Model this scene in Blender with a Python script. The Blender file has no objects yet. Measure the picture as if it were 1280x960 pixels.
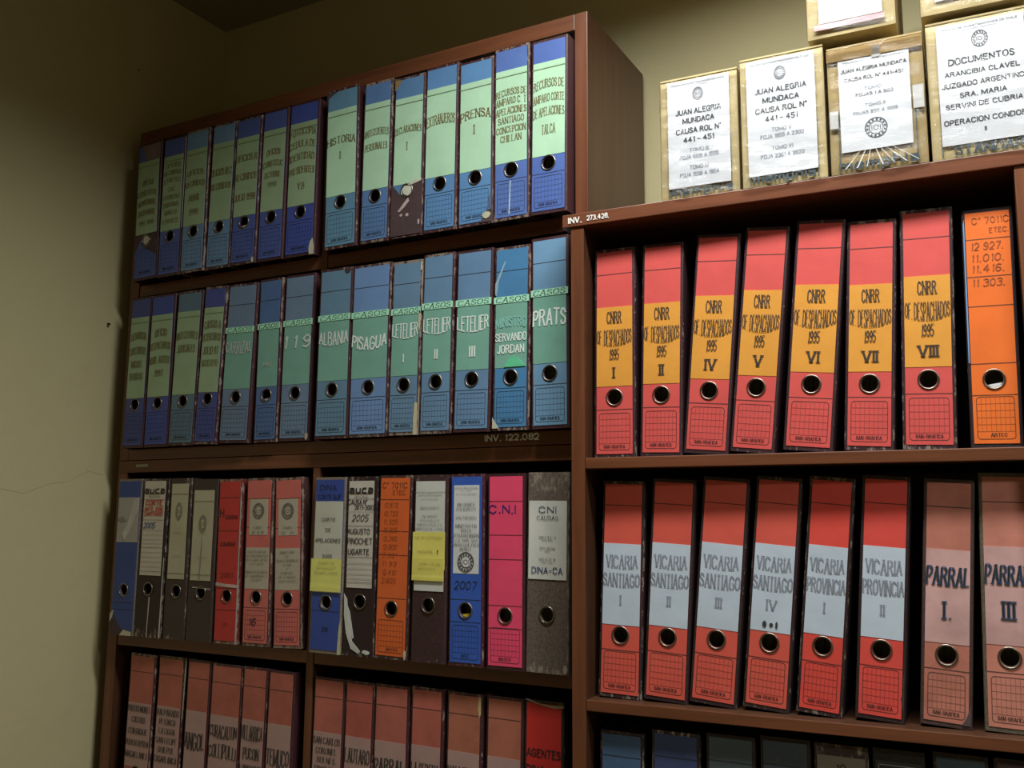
import bpy, math, random, re
from mathutils import Vector, Matrix
random.seed(7)
S = bpy.context.scene
COL = S.collection

# ------------------------------------------------------------------ camera
cam_data = bpy.data.cameras.new('camera'); cam = bpy.data.objects.new('camera', cam_data); COL.objects.link(cam)
CR = Vector((0.87717025, 0.48013987, 0.00616874)); CU = Vector((0.06414287, -0.12989524, 0.98945082)); CF = Vector((-0.47587608, 0.86752114, 0.14473778))
cam.matrix_world = Matrix(((CR.x, CU.x, -CF.x, 0.62417), (CR.y, CU.y, -CF.y, -1.4), (CR.z, CU.z, -CF.z, 0.0), (0, 0, 0, 1)))
cam_data.sensor_width = 36.0; cam_data.lens = 1184.26 / 1280 * 36; cam_data.clip_start = 0.02
S.camera = cam
# ------------------------------------------------------------------ world and exposure
w = bpy.data.worlds.new('world'); S.world = w; w.use_nodes = True
w.node_tree.nodes['Background'].inputs[0].default_value = (0.6, 0.7, 0.8, 1); w.node_tree.nodes['Background'].inputs[1].default_value = 0.3
S.view_settings.view_transform = 'Standard'; S.view_settings.look = 'None'; S.view_settings.gamma = 1.0
S.view_settings.use_curve_mapping = False; S.view_settings.exposure = 0.15
# ------------------------------------------------------------------ the room's ceiling lamp (its light)
LAMP = (0.43, -0.46, 1.205)
ld = bpy.data.lights.new('ceiling_area_light', 'AREA'); ld.shape = 'RECTANGLE'; ld.size = 1.0; ld.size_y = 0.14
ld.energy = 20.0; ld.color = (0.98, 1.0, 0.97); ld.spread = math.radians(150)   # louvred fitting
lo = bpy.data.objects.new('ceiling_area_light', ld); COL.objects.link(lo); lo.location = LAMP
FILL_LAMP = (1.7, -1.15, 1.205)                       # added fill light, unseen, to brighten the left wall
ld2 = bpy.data.lights.new('ceiling_area_light', 'AREA'); ld2.shape = 'RECTANGLE'; ld2.size = 0.60; ld2.size_y = 0.16
ld2.energy = 15.0; ld2.color = (0.98, 1.0, 0.97); ld2.spread = math.radians(145)
lo2 = bpy.data.objects.new('ceiling_area_light', ld2); COL.objects.link(lo2); lo2.location = FILL_LAMP

# ------------------------------------------------------------------ helpers
def lin(c):
    f = lambda v: v / 12.92 if v <= 0.04045 else ((v + 0.055) / 1.055) ** 2.4
    return tuple(f(v / 255.0) for v in c) + (1.0,)
MC = {}
def nodes(m):
    m.use_nodes = True; nt = m.node_tree
    return nt, nt.nodes['Principled BSDF']
def mk(nt, t, **kw):
    n = nt.nodes.new(t)
    for k, v in kw.items():
        if isinstance(k, str) and hasattr(n, k): setattr(n, k, v)
    return n
def mixcol(nt, fac, a, b, mode='MIX'):
    n = nt.nodes.new('ShaderNodeMix'); n.data_type = 'RGBA'; n.blend_type = mode
    for idx, v in ((0, fac), (6, a), (7, b)):
        if hasattr(v, 'links') or hasattr(v, 'is_linked'): nt.links.new(v, n.inputs[idx])
        else: n.inputs[idx].default_value = v
    return n.outputs[2]
def ramp(nt, src, p0, p1, c0=(0, 0, 0, 1), c1=(1, 1, 1, 1)):
    r = nt.nodes.new('ShaderNodeValToRGB'); r.color_ramp.elements[0].position = p0; r.color_ramp.elements[1].position = p1
    r.color_ramp.elements[0].color = c0; r.color_ramp.elements[1].color = c1
    nt.links.new(src, r.inputs[0]); return r.outputs[0]
def noise(nt, scale, detail=4, vec=None, rough=0.55):
    n = nt.nodes.new('ShaderNodeTexNoise'); n.inputs['Scale'].default_value = scale; n.inputs['Detail'].default_value = detail
    n.inputs['Roughness'].default_value = rough
    if vec is not None: nt.links.new(vec, n.inputs['Vector'])
    return n.outputs['Fac']
def objvec(nt, scale=(1, 1, 1), rnd=False):
    tc = nt.nodes.new('ShaderNodeTexCoord'); mp = nt.nodes.new('ShaderNodeMapping'); mp.inputs['Scale'].default_value = scale
    nt.links.new(tc.outputs['Object'], mp.inputs[0])
    if rnd:
        oi = nt.nodes.new('ShaderNodeObjectInfo'); mu = nt.nodes.new('ShaderNodeMath'); mu.operation = 'MULTIPLY'; mu.inputs[1].default_value = 37
        nt.links.new(oi.outputs['Random'], mu.inputs[0])
        nt.links.new(mu.outputs[0], mp.inputs['Location'])
    return mp.outputs[0]
def bump(nt, b, h, strength, dist):
    n = nt.nodes.new('ShaderNodeBump'); n.inputs['Strength'].default_value = strength; n.inputs['Distance'].default_value = dist
    nt.links.new(h, n.inputs['Height']); nt.links.new(n.outputs[0], b.inputs['Normal'])

def ink(c, rough=0.6):
    k = ('ink', c, rough)
    if k not in MC:
        m = bpy.data.materials.new('ink'); nt, b = nodes(m); b.inputs['Base Color'].default_value = lin(c); b.inputs['Roughness'].default_value = rough
        nz = noise(nt, 260, 3, objvec(nt))
        L = lin(c); L2 = tuple(min(1, v * 1.0 + 0.03) for v in L[:3]) + (1,)
        nt.links.new(mixcol(nt, nz, L, L2), b.inputs['Base Color']); MC[k] = m
    return MC[k]
def paper(c, dirt=0.25, rough=0.42, spots=True):
    """coated or plain paper with faint blotches, scuffs and dirt"""
    k = ('paper', c, dirt, rough)
    if k not in MC:
        m = bpy.data.materials.new('paper'); nt, b = nodes(m)
        v = objvec(nt, (1, 1, 1), True)
        n1 = noise(nt, 22, 5, v); n2 = noise(nt, 130, 3, v); n3 = noise(nt, 45, 6, objvec(nt, (1.6, 1, 0.5), True), 0.7)
        L = tuple(.93 * x + .07 * y for x, y in zip(lin(c)[:3], (.36, .38, .38))) + (1,); dk = tuple(x * 0.72 for x in L[:3]) + (1,)
        g = tuple(0.75 * x + 0.25 * y for x, y in zip(L[:3], (0.45, 0.42, 0.34))) + (1,)
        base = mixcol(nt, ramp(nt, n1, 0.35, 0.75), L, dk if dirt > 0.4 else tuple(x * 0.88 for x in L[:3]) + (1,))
        base = mixcol(nt, ramp(nt, n2, 0.62, 0.80, (0, 0, 0, 1), (dirt, dirt, dirt, 1)), base, g)
        base = mixcol(nt, ramp(nt, n3, 0.66, 0.70, (0, 0, 0, 1), (dirt, dirt, dirt, 1)), base, g)
        nt.links.new(base, b.inputs['Base Color']); b.inputs['Roughness'].default_value = rough
        bump(nt, b, n1, 0.25, 0.002); MC[k] = m
    return MC[k]
def cover_mat(c, worn=0.5):
    """bookcloth/cardboard of a lever arch file, rubbed pale along its edges"""
    k = ('cover', c, worn)
    if k not in MC:
        m = bpy.data.materials.new('file_board'); nt, b = nodes(m)
        v = objvec(nt, (1, 1, 1), True)
        n1 = noise(nt, 300, 4, v); n2 = noise(nt, 110, 6, objvec(nt, (1, 1, .45), True), 0.75)
        L = lin(c); base = mixcol(nt, ramp(nt, n1, 0.35, 0.65), tuple(x * 0.72 for x in L[:3]) + (1,), tuple(x * 1.25 for x in L[:3]) + (1,))
        at = nt.nodes.new('ShaderNodeAttribute'); at.attribute_name = 'edge'
        mu = nt.nodes.new('ShaderNodeMath'); mu.operation = 'MULTIPLY'; nt.links.new(at.outputs['Fac'], mu.inputs[0]); nt.links.new(n2, mu.inputs[1])
        oi = nt.nodes.new('ShaderNodeObjectInfo'); mr = nt.nodes.new('ShaderNodeMapRange'); mr.inputs[3].default_value = 0.80; mr.inputs[4].default_value = 1.18
        nt.links.new(oi.outputs['Random'], mr.inputs[0])
        m3 = nt.nodes.new('ShaderNodeMath'); m3.operation = 'MULTIPLY'; nt.links.new(mu.outputs[0], m3.inputs[0]); nt.links.new(mr.outputs[0], m3.inputs[1])
        wear = ramp(nt, m3.outputs[0], 0.63 - 0.20 * worn, 0.70 - 0.17 * worn, (0, 0, 0, 1), (.75, .75, .75, 1))
        base = mixcol(nt, wear, base, lin((158, 144, 130)))
        nt.links.new(base, b.inputs['Base Color']); b.inputs['Roughness'].default_value = 0.5; bump(nt, b, n1, 0.2, 0.001); MC[k] = m
    return MC[k]
def wood(axis, tone=(126, 78, 52)):
    k = ('wood', axis, tone)
    if k not in MC:
        m = bpy.data.materials.new('mahogany_melamine'); nt, b = nodes(m)
        sc = {0: (1.2, 26, 26), 2: (26, 26, 1.2), 1: (26, 1.2, 26)}[axis]
        v = objvec(nt, sc); n1 = noise(nt, 2.2, 6, v, 0.62); n2 = noise(nt, 9, 3, v)
        L = lin(tone)
        c1 = mixcol(nt, ramp(nt, n1, 0.30, 0.72), tuple(x * 0.60 for x in L[:3]) + (1,), tuple(x * 1.12 for x in L[:3]) + (1,))
        c1 = mixcol(nt, ramp(nt, n2, 0.55, 0.75, (0, 0, 0, 1), (0.45, 0.45, 0.45, 1)), c1, tuple(x * 0.5 for x in L[:3]) + (1,))
        nt.links.new(c1, b.inputs['Base Color']); b.inputs['Roughness'].default_value = 0.36; bump(nt, b, n2, 0.08, 0.001); MC[k] = m
    return MC[k]
def plaster(name, c, stain=True):
    m = bpy.data.materials.new(name); nt, b = nodes(m)
    v = objvec(nt); n1 = noise(nt, 1.6, 6, v); n2 = noise(nt, 26, 5, v, 0.6); n3 = noise(nt, 5, 8, v, 0.7)
    L = lin(c); base = mixcol(nt, ramp(nt, n1, 0.3, 0.7), tuple(x * 0.90 for x in L[:3]) + (1,), L)
    base = mixcol(nt, ramp(nt, n3, 0.63, 0.74, (0, 0, 0, 1), (0.28, 0.28, 0.28, 1)), base, tuple(x * y for x, y in zip(L[:3], (0.72, 0.66, 0.55))) + (1,))
    nt.links.new(base, b.inputs['Base Color']); b.inputs['Roughness'].default_value = 0.75
    ad = nt.nodes.new('ShaderNodeMath'); ad.operation = 'ADD'; nt.links.new(n2, ad.inputs[0]); nt.links.new(n3, ad.inputs[1])
    bump(nt, b, ad.outputs[0], 0.22, 0.006); return m
def metal(c=(158, 150, 138), rough=0.34):
    k = ('metal', c, rough)
    if k not in MC:
        m = bpy.data.materials.new('nickel'); nt, b = nodes(m); b.inputs['Metallic'].default_value = 1; b.inputs['Roughness'].default_value = rough
        nz = noise(nt, 90, 4, objvec(nt)); L = lin(c)
        nt.links.new(mixcol(nt, nz, L, tuple(x * 0.6 for x in L[:3]) + (1,)), b.inputs['Base Color']); MC[k] = m
    return MC[k]

class MB:
    """collects faces for ONE mesh object"""
    def __init__(s): s.v = []; s.f = []; s.m = []; s.mats = []; s.e = []
    def mi(s, mat):
        if mat not in s.mats: s.mats.append(mat)
        return s.mats.index(mat)
    def add(s, vs, fs, mat, edge=None):
        o = len(s.v); s.v += [tuple(p) for p in vs]; k = s.mi(mat); s.e += (edge if edge else [0.0] * len(vs))
        for f in fs: s.f.append(tuple(o + i for i in f)); s.m.append(k)
    def box(s, a, b, mat):
        (x0, y0, z0), (x1, y1, z1) = a, b
        s.add([(x0, y0, z0), (x1, y0, z0), (x1, y1, z0), (x0, y1, z0), (x0, y0, z1), (x1, y0, z1), (x1, y1, z1), (x0, y1, z1)],
              [(0, 3, 2, 1), (4, 5, 6, 7), (0, 1, 5, 4), (1, 2, 6, 5), (2, 3, 7, 6), (3, 0, 4, 7)], mat)
    def build(s, name, parent=None, smooth=False, bevel=0):
        me = bpy.data.meshes.new(name); me.from_pydata(s.v, [], s.f); me.update()
        for m in s.mats: me.materials.append(m)
        me.polygons.foreach_set('material_index', s.m)
        if any(s.e):
            a = me.attributes.new('edge', 'FLOAT', 'POINT'); a.data.foreach_set('value', s.e)
        if smooth: me.polygons.foreach_set('use_smooth', [True] * len(s.f))
        o = bpy.data.objects.new(name, me); COL.objects.link(o)
        if parent is not None: o.parent = parent
        if bevel:
            b = o.modifiers.new('bevel', 'BEVEL'); b.width = bevel; b.segments = 2; b.limit_method = 'ANGLE'
        return o
def tag(o, label=None, cat=None, group=None, kind=None):
    for k, v in (('label', label), ('category', cat), ('group', group), ('kind', kind)):
        if v: o[k] = v
    return o
def empty(name, loc, rot=(0, 0, 0)):
    o = bpy.data.objects.new(name, None); o.empty_display_size = 0.05; COL.objects.link(o); o.location = loc; o.rotation_euler = rot; return o

def holed(mb, x0, x1, z0, z1, y, yb, cx, cz, rad, mat, n=20):
    """sheet facing -y with a round hole, thickness y..yb"""
    angs = [2 * math.pi * i / n for i in range(n)] + [math.atan2(z - cz, x - cx) % (2 * math.pi) for x in (x0, x1) for z in (z0, z1)]
    angs = sorted(set(round(a, 6) for a in angs)); vs = []
    for yy in (y, yb):
        for a in angs:
            c, s_ = math.cos(a), math.sin(a)
            t = min(((x1 if c > 0 else x0) - cx) / c if abs(c) > 1e-7 else 1e9, ((z1 if s_ > 0 else z0) - cz) / s_ if abs(s_) > 1e-7 else 1e9)
            vs.append((cx + rad * c, yy, cz + rad * s_)); vs.append((cx + t * c, yy, cz + t * s_))
    m = len(angs); fs = []
    for i in range(m):
        j = (i + 1) % m; a, b, c, d = 2 * i, 2 * i + 1, 2 * j + 1, 2 * j
        fs.append((a, d, c, b)); fs.append((a + 2 * m, b + 2 * m, c + 2 * m, d + 2 * m)); fs.append((a, a + 2 * m, d + 2 * m, d)); fs.append((b, c, c + 2 * m, b + 2 * m))
    mb.add(vs, fs, mat)
def ring(mb, cx, cz, y, R, r, mat, n=24, k=8):
    vs = [(cx + (R + r * math.cos(q)) * math.cos(a), y + r * 0.8 * math.sin(q), cz + (R + r * math.cos(q)) * math.sin(a))
          for a in [2 * math.pi * i / n for i in range(n)] for q in [2 * math.pi * j / k for j in range(k)]]
    fs = [(i * k + j, ((i + 1) % n) * k + j, ((i + 1) % n) * k + (j + 1) % k, i * k + (j + 1) % k) for i in range(n) for j in range(k)]
    mb.add(vs, fs, mat)
def quad(mb, x0, x1, z0, z1, y, mat): mb.add([(x0, y, z0), (x1, y, z0), (x1, y, z1), (x0, y, z1)], [(0, 1, 2, 3)], mat)
def poly(mb, pts, y, mat, t=0.0006):
    n = len(pts); vs = [(x, y, z) for x, z in pts] + [(x, y + t, z) for x, z in pts]
    mb.add(vs, [tuple(range(n))] + [(i, i + n, (i + 1) % n + n, (i + 1) % n) for i in range(n)], mat)

# ------------------------------------------------------------------ stroke lettering (flat print and handwriting)
G = {'A': '00 39;39 60;13 53', 'B': '00 09 39 58 56 35 05;35 64 61 40 00', 'C': '67 58 39 29 07 02 20 40 51 62', 'D': '00 09 29 58 67 62 51 20 00',
 'E': '59 09 00 50;05 45', 'F': '59 09 00;05 45', 'G': '67 58 39 29 07 02 20 40 61 64 34', 'H': '00 09;60 69;05 65', 'I': '00 09', 'J': '49 42 30 10 02',
 'K': '00 09;59 04;24 60', 'L': '09 00 50', 'M': '00 09;09 41;41 89;89 80', 'N': '00 09;09 60;60 69', 'O': '29 07 02 20 40 62 67 49 29', 'P': '00 09 39 58 56 34 04',
 'Q': '29 07 02 20 40 62 67 49 29;32 70', 'R': '00 09 39 58 56 35 05;35 60', 'S': '57 48 39 19 07 06 25 44 53 51 30 10 02', 'T': '09 69;39 30', 'U': '09 02 20 40 62 69',
 'V': '09 30;30 69', 'W': '09 20;20 47;47 60;60 89', 'X': '00 69;09 60', 'Y': '09 35;35 69;35 30', 'Z': '09 69 00 60',
 '0': '29 07 02 20 30 52 57 39 29', '1': '17 29 20', '2': '07 19 39 57 55 00 50', '3': '08 29 39 58 56 35 25;35 54 51 30 10 01', '4': '40 49 03 63',
 '5': '59 09 05 35 54 52 30 10 01', '6': '58 39 29 07 02 20 30 52 54 35 25 04', '7': '09 59 20', '8': '25 06 08 29 39 58 56 35 25 04 01 20 30 51 54 35', '9': '01 20 30 52 57 39 29 07 06 24 34 56',
 '-': '04 44', '.': '00 10', '/': '00 39', '°': '19 08 17 28 19', ',': '10 0-1', ' ': '', '_': '00 90',
 'm': '00 05;03 15 25 34 30;33 45 55 64 60', 'e': '03 43 44 35 15 03 01 10 30 41', 'p': '0-3 05;04 15 35 44 41 30 10 01', 'h': '00 09;04 15 35 44 40', 'i': '00 05;07 08',
 's': '45 15 04 13 33 42 30 00', 'a': '05 35 44 40;43 13 02 01 10 30 41', 'u': '05 01 10 30 41;45 40', 'c': '45 15 04 01 10 40', 'n': '00 05;04 15 35 44 40', 'o': '15 04 01 10 30 41 44 35 15',
 'r': '00 05;03 15 35', 't': '18 11 30;05 35', 'l': '00 09', 'd': '49 40;41 30 10 01 04 15 35 44'}
GP = {}
for ch, s_ in G.items():
    st = [[(int(a), int(b)) for a, b in re.findall(r'(\d)(-?\d)', seg)] for seg in s_.split(';') if seg]
    GP[ch] = (st, max([p[0] for q in st for p in q] + [0]))
def write(mb, text, cx, cz, W, H, y, mat, style='serif', arch=0.0, bulge=0.0, th=None, slant=0.0, jit=0.0, dx=0, dz=0, align='c'):
    """text centred on cx, baseline-centre cz, total width W, cap height H"""
    adv = 0; pos = []
    for ch in text:
        g = GP.get(ch, GP['-']); pos.append(adv); adv += (g[1] + 2.4 if ch != ' ' else 3.6)
    adv = max(adv - 2.4, .9)
    if adv <= 0: return
    sx = W / adv
    if align == 'n': sx = min(sx, H / 9 * 1.05); W = sx * adv
    thick = (th or {'serif': 0.125, 'sans': 0.15, 'hand': 0.10}[style]) * H
    thin = thick * (0.42 if style == 'serif' else 1.0)
    thick = min(thick, sx * 1.9); thin = min(thin, thick)
    def warp(px, pz):
        u = px / adv; k = 1 - (2 * u - 1) ** 2
        z = pz / 9.0
        if bulge > 0: z = 1 - (1 - z) * (1 + bulge * k)
        elif bulge < 0: z = z * (1 - bulge * k)
        return (cx - W / 2 + px * sx + slant * (z - .5) * H + dx, cz + (z - 0.5) * H + arch * k * H + dz)
    kq = 0
    for ch, p0 in zip(text, pos):
        jx, jz = (random.uniform(-jit, jit), random.uniform(-jit, jit)) if jit else (0, 0)
        for st in GP.get(ch, GP['-'])[0]:
            pts = [warp(p0 + a + jx + (random.uniform(-jit, jit) * .5 if jit else 0), b + jz) for a, b in st]
            for i in range(len(pts) - 1):
                (xa, za), (xb, zb) = pts[i], pts[i + 1]; dx_, dz_ = xb - xa, zb - za; L = math.hypot(dx_, dz_) or 1e-9
                t = thin + (thick - thin) * abs(dz_) / L; t *= 0.5
                nx, nz = -dz_ / L * t, dx_ / L * t; ex, ez = dx_ / L * t * .5, dz_ / L * t * .5
                kq += 1; yq = y - (kq % 9) * 1.6e-5      # strokes that cross never share a plane
                mb.add([(xa + nx - ex, yq, za + nz - ez), (xb + nx + ex, yq, zb + nz + ez), (xb - nx + ex, yq, zb - nz + ez), (xa - nx - ex, yq, za - nz - ez)], [(3, 2, 1, 0)], mat)
            if style == 'serif':
                for (a, b), (c, d) in ((st[0], st[1]), (st[-1], st[-2])) if len(st) > 1 else ():
                    if b in (0, 9) and abs(d - b) > 3:
                        x, z = warp(p0 + a, b); q = min(thick * 1.15, sx * 1.7); hh = thin * .6
                        yq = y - 1.7e-4; mb.add([(x - q, yq, z - hh), (x + q, yq, z - hh), (x + q, yq, z + hh), (x - q, yq, z + hh)], [(0, 1, 2, 3)], mat)
def emblem(mb, cx, cz, rx, rz, y, mat, mat2):
    """oval seal: beaded rim, inner rings and a small crest"""
    n = 28
    def band(a, b, step=1):
        for i in range(0, n, step):
            t0, t1 = 2 * math.pi * i / n, 2 * math.pi * (i + 1) / n
            mb.add([(cx + rx * r * math.cos(t), y, cz + rz * r * math.sin(t)) for r, t in ((a, t0), (b, t0), (b, t1), (a, t1))], [(0, 1, 2, 3)], mat)
    band(0.90, 1.0); band(0.70, 0.86, 2); band(0.58, 0.65)
    mb.add([(cx + rx * .50 * math.cos(2 * math.pi * i / 16), y + .00005, cz + rz * .50 * math.sin(2 * math.pi * i / 16)) for i in range(16)], [tuple(range(16))], mat2)
    write(mb, 'IOI', cx, cz, rx * .74, rz * .42, y, mat, 'sans')

# ------------------------------------------------------------------ the room shell
M_WALL = plaster('cream_plaster', (198, 188, 146)); M_CEIL = plaster('ceiling_plaster', (150, 138, 112))
FLOORZ, CEILZ, WX, WY, RX, FY = -1.45, 1.268, -1.159, 0.276, 2.9, -3.1
def slab(name, a, b, mat):
    mb = MB(); mb.box(a, b, mat); o = mb.build(name); o['kind'] = 'structure'; return o
slab('wall_left', (WX - .12, FY, FLOORZ), (WX, WY + .12, CEILZ), M_WALL)
slab('wall_back', (WX, WY, FLOORZ), (RX, WY + .12, CEILZ), M_WALL)
slab('wall_right', (RX, FY, FLOORZ), (RX + .12, WY + .12, CEILZ), M_WALL)
slab('wall_front', (WX - .12, FY - .12, FLOORZ), (RX + .12, FY, CEILZ), M_WALL)
slab('ceiling', (WX - .12, FY - .12, CEILZ), (RX + .12, WY + .12, CEILZ + .1), M_CEIL)
mf = bpy.data.materials.new('floor_vinyl'); nt, b = nodes(mf); b.inputs['Roughness'].default_value = 0.4
nt.links.new(mixcol(nt, ramp(nt, noise(nt, 5, 6, objvec(nt)), .35, .7), lin((96, 74, 56)), lin((120, 96, 74))), b.inputs['Base Color'])
slab('floor', (WX - .12, FY - .12, FLOORZ - .1), (RX + .12, WY + .12, FLOORZ), mf)
mb = MB(); mb.box((WX, FY, FLOORZ), (WX + .012, WY, FLOORZ + .08), wood(0)); mb.build('baseboard_left')['kind'] = 'structure'
# marks on the left wall: two little nails and a plaster crack
def nail(y, z, label, s=1.0):
    mb = MB(); n = 8; x = WX
    ca = [(math.cos(2 * math.pi * i / n), math.sin(2 * math.pi * i / n)) for i in range(n)]
    prof = [(0, .0012), (.006, .0012), (.006, .0030), (.0078, .0026)]
    vs = [(x + px, y + r * s * c, z + r * s * q - px * .4) for px, r in prof for c, q in ca]
    fs = [(k * n + i, k * n + (i + 1) % n, (k + 1) * n + (i + 1) % n, (k + 1) * n + i) for k in range(3) for i in range(n)] + [tuple(3 * n + i for i in range(n))]
    mb.add(vs, fs, metal((70, 60, 45), .6)); o = mb.build('wall_nail'); tag(o, label, 'nail'); return o

# ------------------------------------------------------------------ bookcases
def T_left(): return Matrix.Identity(4)
PHI = 0.0497
def T_right(): return Matrix.Translation((0, -0.0757, 0)) @ Matrix.Rotation(PHI, 4, 'Z')
def panel(name, a, b, axis, parent, bev=.0012, tone=(118, 70, 45)):
    mb = MB(); dk = tuple(int(v * k) for v, k in zip(tone, (.70, .76, .80)))
    mb.box(a, b, wood(axis, dk)); mb.m[2] = mb.mi(wood(axis, tone)); return mb.build(name, parent, bevel=bev)      # edge banding is redder than the board
DL = .268
up = empty('wall_bookcase', (0, 0, 0)); tag(up, 'upper dark mahogany bookcase with two rows of blue files, standing on the lower case', 'bookcase')
LX0, LX1, LXi0, LXi1, XM0, XM1 = -1.1177, 0.0, -1.0895, -.0241, -.5736, -.557
UB, UF, S1b, S1t, UTb, UT = .1277, .1515, .4891, .5151, .8472, .877
for a, b in ((LX0, LXi0), (LXi1, LX1)): panel('side_panel', (a, 0, UB), (b, DL, UT), 2, up)
panel('top_panel', (LXi0, 0, UTb), (LXi1, DL, UT), 0, up); bp = panel('bottom_panel', (LXi0, 0, UB), (LXi1, DL, UF), 0, up)
panel('divider', (XM0, 0.001, UF), (XM1, DL - .006, UTb), 2, up)
for a, b in ((LXi0, XM0), (XM1, LXi1)): panel('shelf', (a, .002, S1b), (b, DL - .006, S1t), 0, up)
panel('back_panel', (LXi0, DL - .006, UF), (LXi1, DL, UTb), 2, up, 0)
mb = MB(); write(mb, 'INV. 122.082', -.143, .1425, .103, .0095, -.0012, ink((245, 245, 240)), 'hand', jit=.35, th=.26); mb.build('handwriting', bp)['label'] = 'white handwriting INV. 122.082'
lw = empty('floor_bookcase', (0, 0, FLOORZ)); tag(lw, 'lower dark mahogany bookcase under the blue files, with mixed coloured files in its top row', 'bookcase')
def lp(name, a, b, axis): return panel(name, (a[0], a[1], a[2] - FLOORZ), (b[0], b[1], b[2] - FLOORZ), axis, lw)
S2b, S2, S3b, S3 = .101, .1267, -.2592, -.2358
for a, b in ((LX0, LXi0), (LXi1, LX1)): lp('side_panel', (a, 0, FLOORZ), (b, DL, S2b), 2)
tp = lp('top_panel', (LX0, 0, S2b), (LX1, DL, S2), 0)
lp('divider', (XM0, .0005, FLOORZ + .07), (XM1, DL - .006, S2b), 2)
for zb, zt in ((S3b, S3), (-.621, -.598), (-1.0, -.977), (FLOORZ + .047, FLOORZ + .07)):
    for a, b in ((LXi0, XM0), (XM1, LXi1)): lp('shelf', (a, .002, zb), (b, DL - .006, zt), 0)
lp('back_panel', (LXi0, DL - .006, FLOORZ + .07), (LXi1, DL, S2b), 2)
mb = MB(); mb.box((-1.062, -.0012, .1125 - FLOORZ), (-1.024, .0, .1185 - FLOORZ), paper((176, 168, 150))); ms = mb.build('sticker', tp); ms['label'] = 'small pale inventory sticker'
rc = empty('low_bookcase', (0, -.0757, FLOORZ), (0, 0, PHI)); tag(rc, 'mahogany bookcase on the right holding red files, cardboard boxes on its top', 'bookcase')
def rp(name, a, b, axis): return panel(name, (a[0], a[1], a[2] - FLOORZ), (b[0], b[1], b[2] - FLOORZ), axis, rc)
RTb, RT, RMb, RM, RBb, RB, R0, R0i, R1i, R1 = .4673, .4884, .0818, .099, -.2749, -.2586, .002, .0238, .629, .651
DR = .302
TP = math.tan(PHI) * 1.02                      # the outer face of this side is planed off so the case sits flush against its neighbour
mb = MB(); pts = [(R0, .003), (R0i, .003), (R0i, DR), (R0 + DR * TP, DR)]
mb.add([(x, y, 0) for x, y in pts] + [(x, y, RTb - FLOORZ) for x, y in pts], [(3, 2, 1, 0), (4, 5, 6, 7), (1, 2, 6, 5), (2, 3, 7, 6), (3, 0, 4, 7)], wood(2, (82, 53, 36)))
o_ = len(mb.v); mb.add([mb.v[0], mb.v[1], mb.v[5], mb.v[4]], [(0, 1, 2, 3)], wood(2, (118, 70, 45))); mb.build('side_panel', rc)
rp('side_panel', (R1i, .003, FLOORZ), (R1, DR, RTb), 2)
mb = MB(); zt, zb = RT - FLOORZ, RTb - FLOORZ; pts = [(-.012, 0), (R1 + .014, 0), (R1 + .014, DR), (.002 + DR * TP, DR), (.002 + .06 * TP, .06), (-.0125, .06)]; n = 6
mb.add([(x, y, zb) for x, y in pts] + [(x, y, zt) for x, y in pts], [tuple(range(n))[::-1], tuple(range(n, 2 * n))] + [(i, (i + 1) % n, (i + 1) % n + n, i + n) for i in range(n)], wood(0, (122, 72, 48)))
tpr = mb.build('top_panel', rc, bevel=.0012)
mb = MB(); write(mb, 'INV.', .0105, zb + .0103, .022, .0088, -.0011, ink((235, 235, 230)), 'hand', jit=.3, th=.22); write(mb, '273.428.', .049, zb + .0108, .036, .0072, -.0011, ink((235, 235, 230)), 'hand', jit=.35, th=.2)
mb.build('handwriting', tpr)['label'] = 'white handwriting INV. 273.428.'
for zb_, zt_ in ((RMb, RM), (RBb, RB), (-.637, -.617), (-1.0, -.98), (FLOORZ + .05, FLOORZ + .07)): rp('shelf', (R0i, .004, zb_), (R1i, DR - .006, zt_), 0)
rp('back_panel', (R0i, DR - .006, FLOORZ + .07), (R1i, DR, RTb), 2)

# ceiling lamp fitting around the area light (out of view above the bookcase)
mw = bpy.data.materials.new('enamel'); nt, b = nodes(mw); b.inputs['Base Color'].default_value = lin((225, 225, 220)); b.inputs['Roughness'].default_value = .35
for P_, lab in ((LAMP, 'shallow white ceiling light fitting above the bookcases'), (FILL_LAMP, 'added shallow white fitting, unseen, around the fill light over the middle of the room')):  # the second fitting is added to carry the fill light
    lamp = empty('ceiling_light', (P_[0], P_[1], CEILZ)); tag(lamp, lab, 'ceiling light')
    mb = MB(); mb.box((-.53, -.12, -.035), (.53, .12, 0), mw); mb.build('housing', lamp, bevel=.004)
    for sy in (-1, 1):
        mb = MB(); mb.box((-.53, sy * .12 - .004, -.075), (.53, sy * .12 + .004, -.035), mw); mb.build('side_skirt', lamp)
    for sx in (-1, 1):
        mb = MB(); mb.box((sx * .53 - .004, -.116, -.075), (sx * .53 + .004, .116, -.035), mw); mb.build('end_skirt', lamp)

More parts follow.
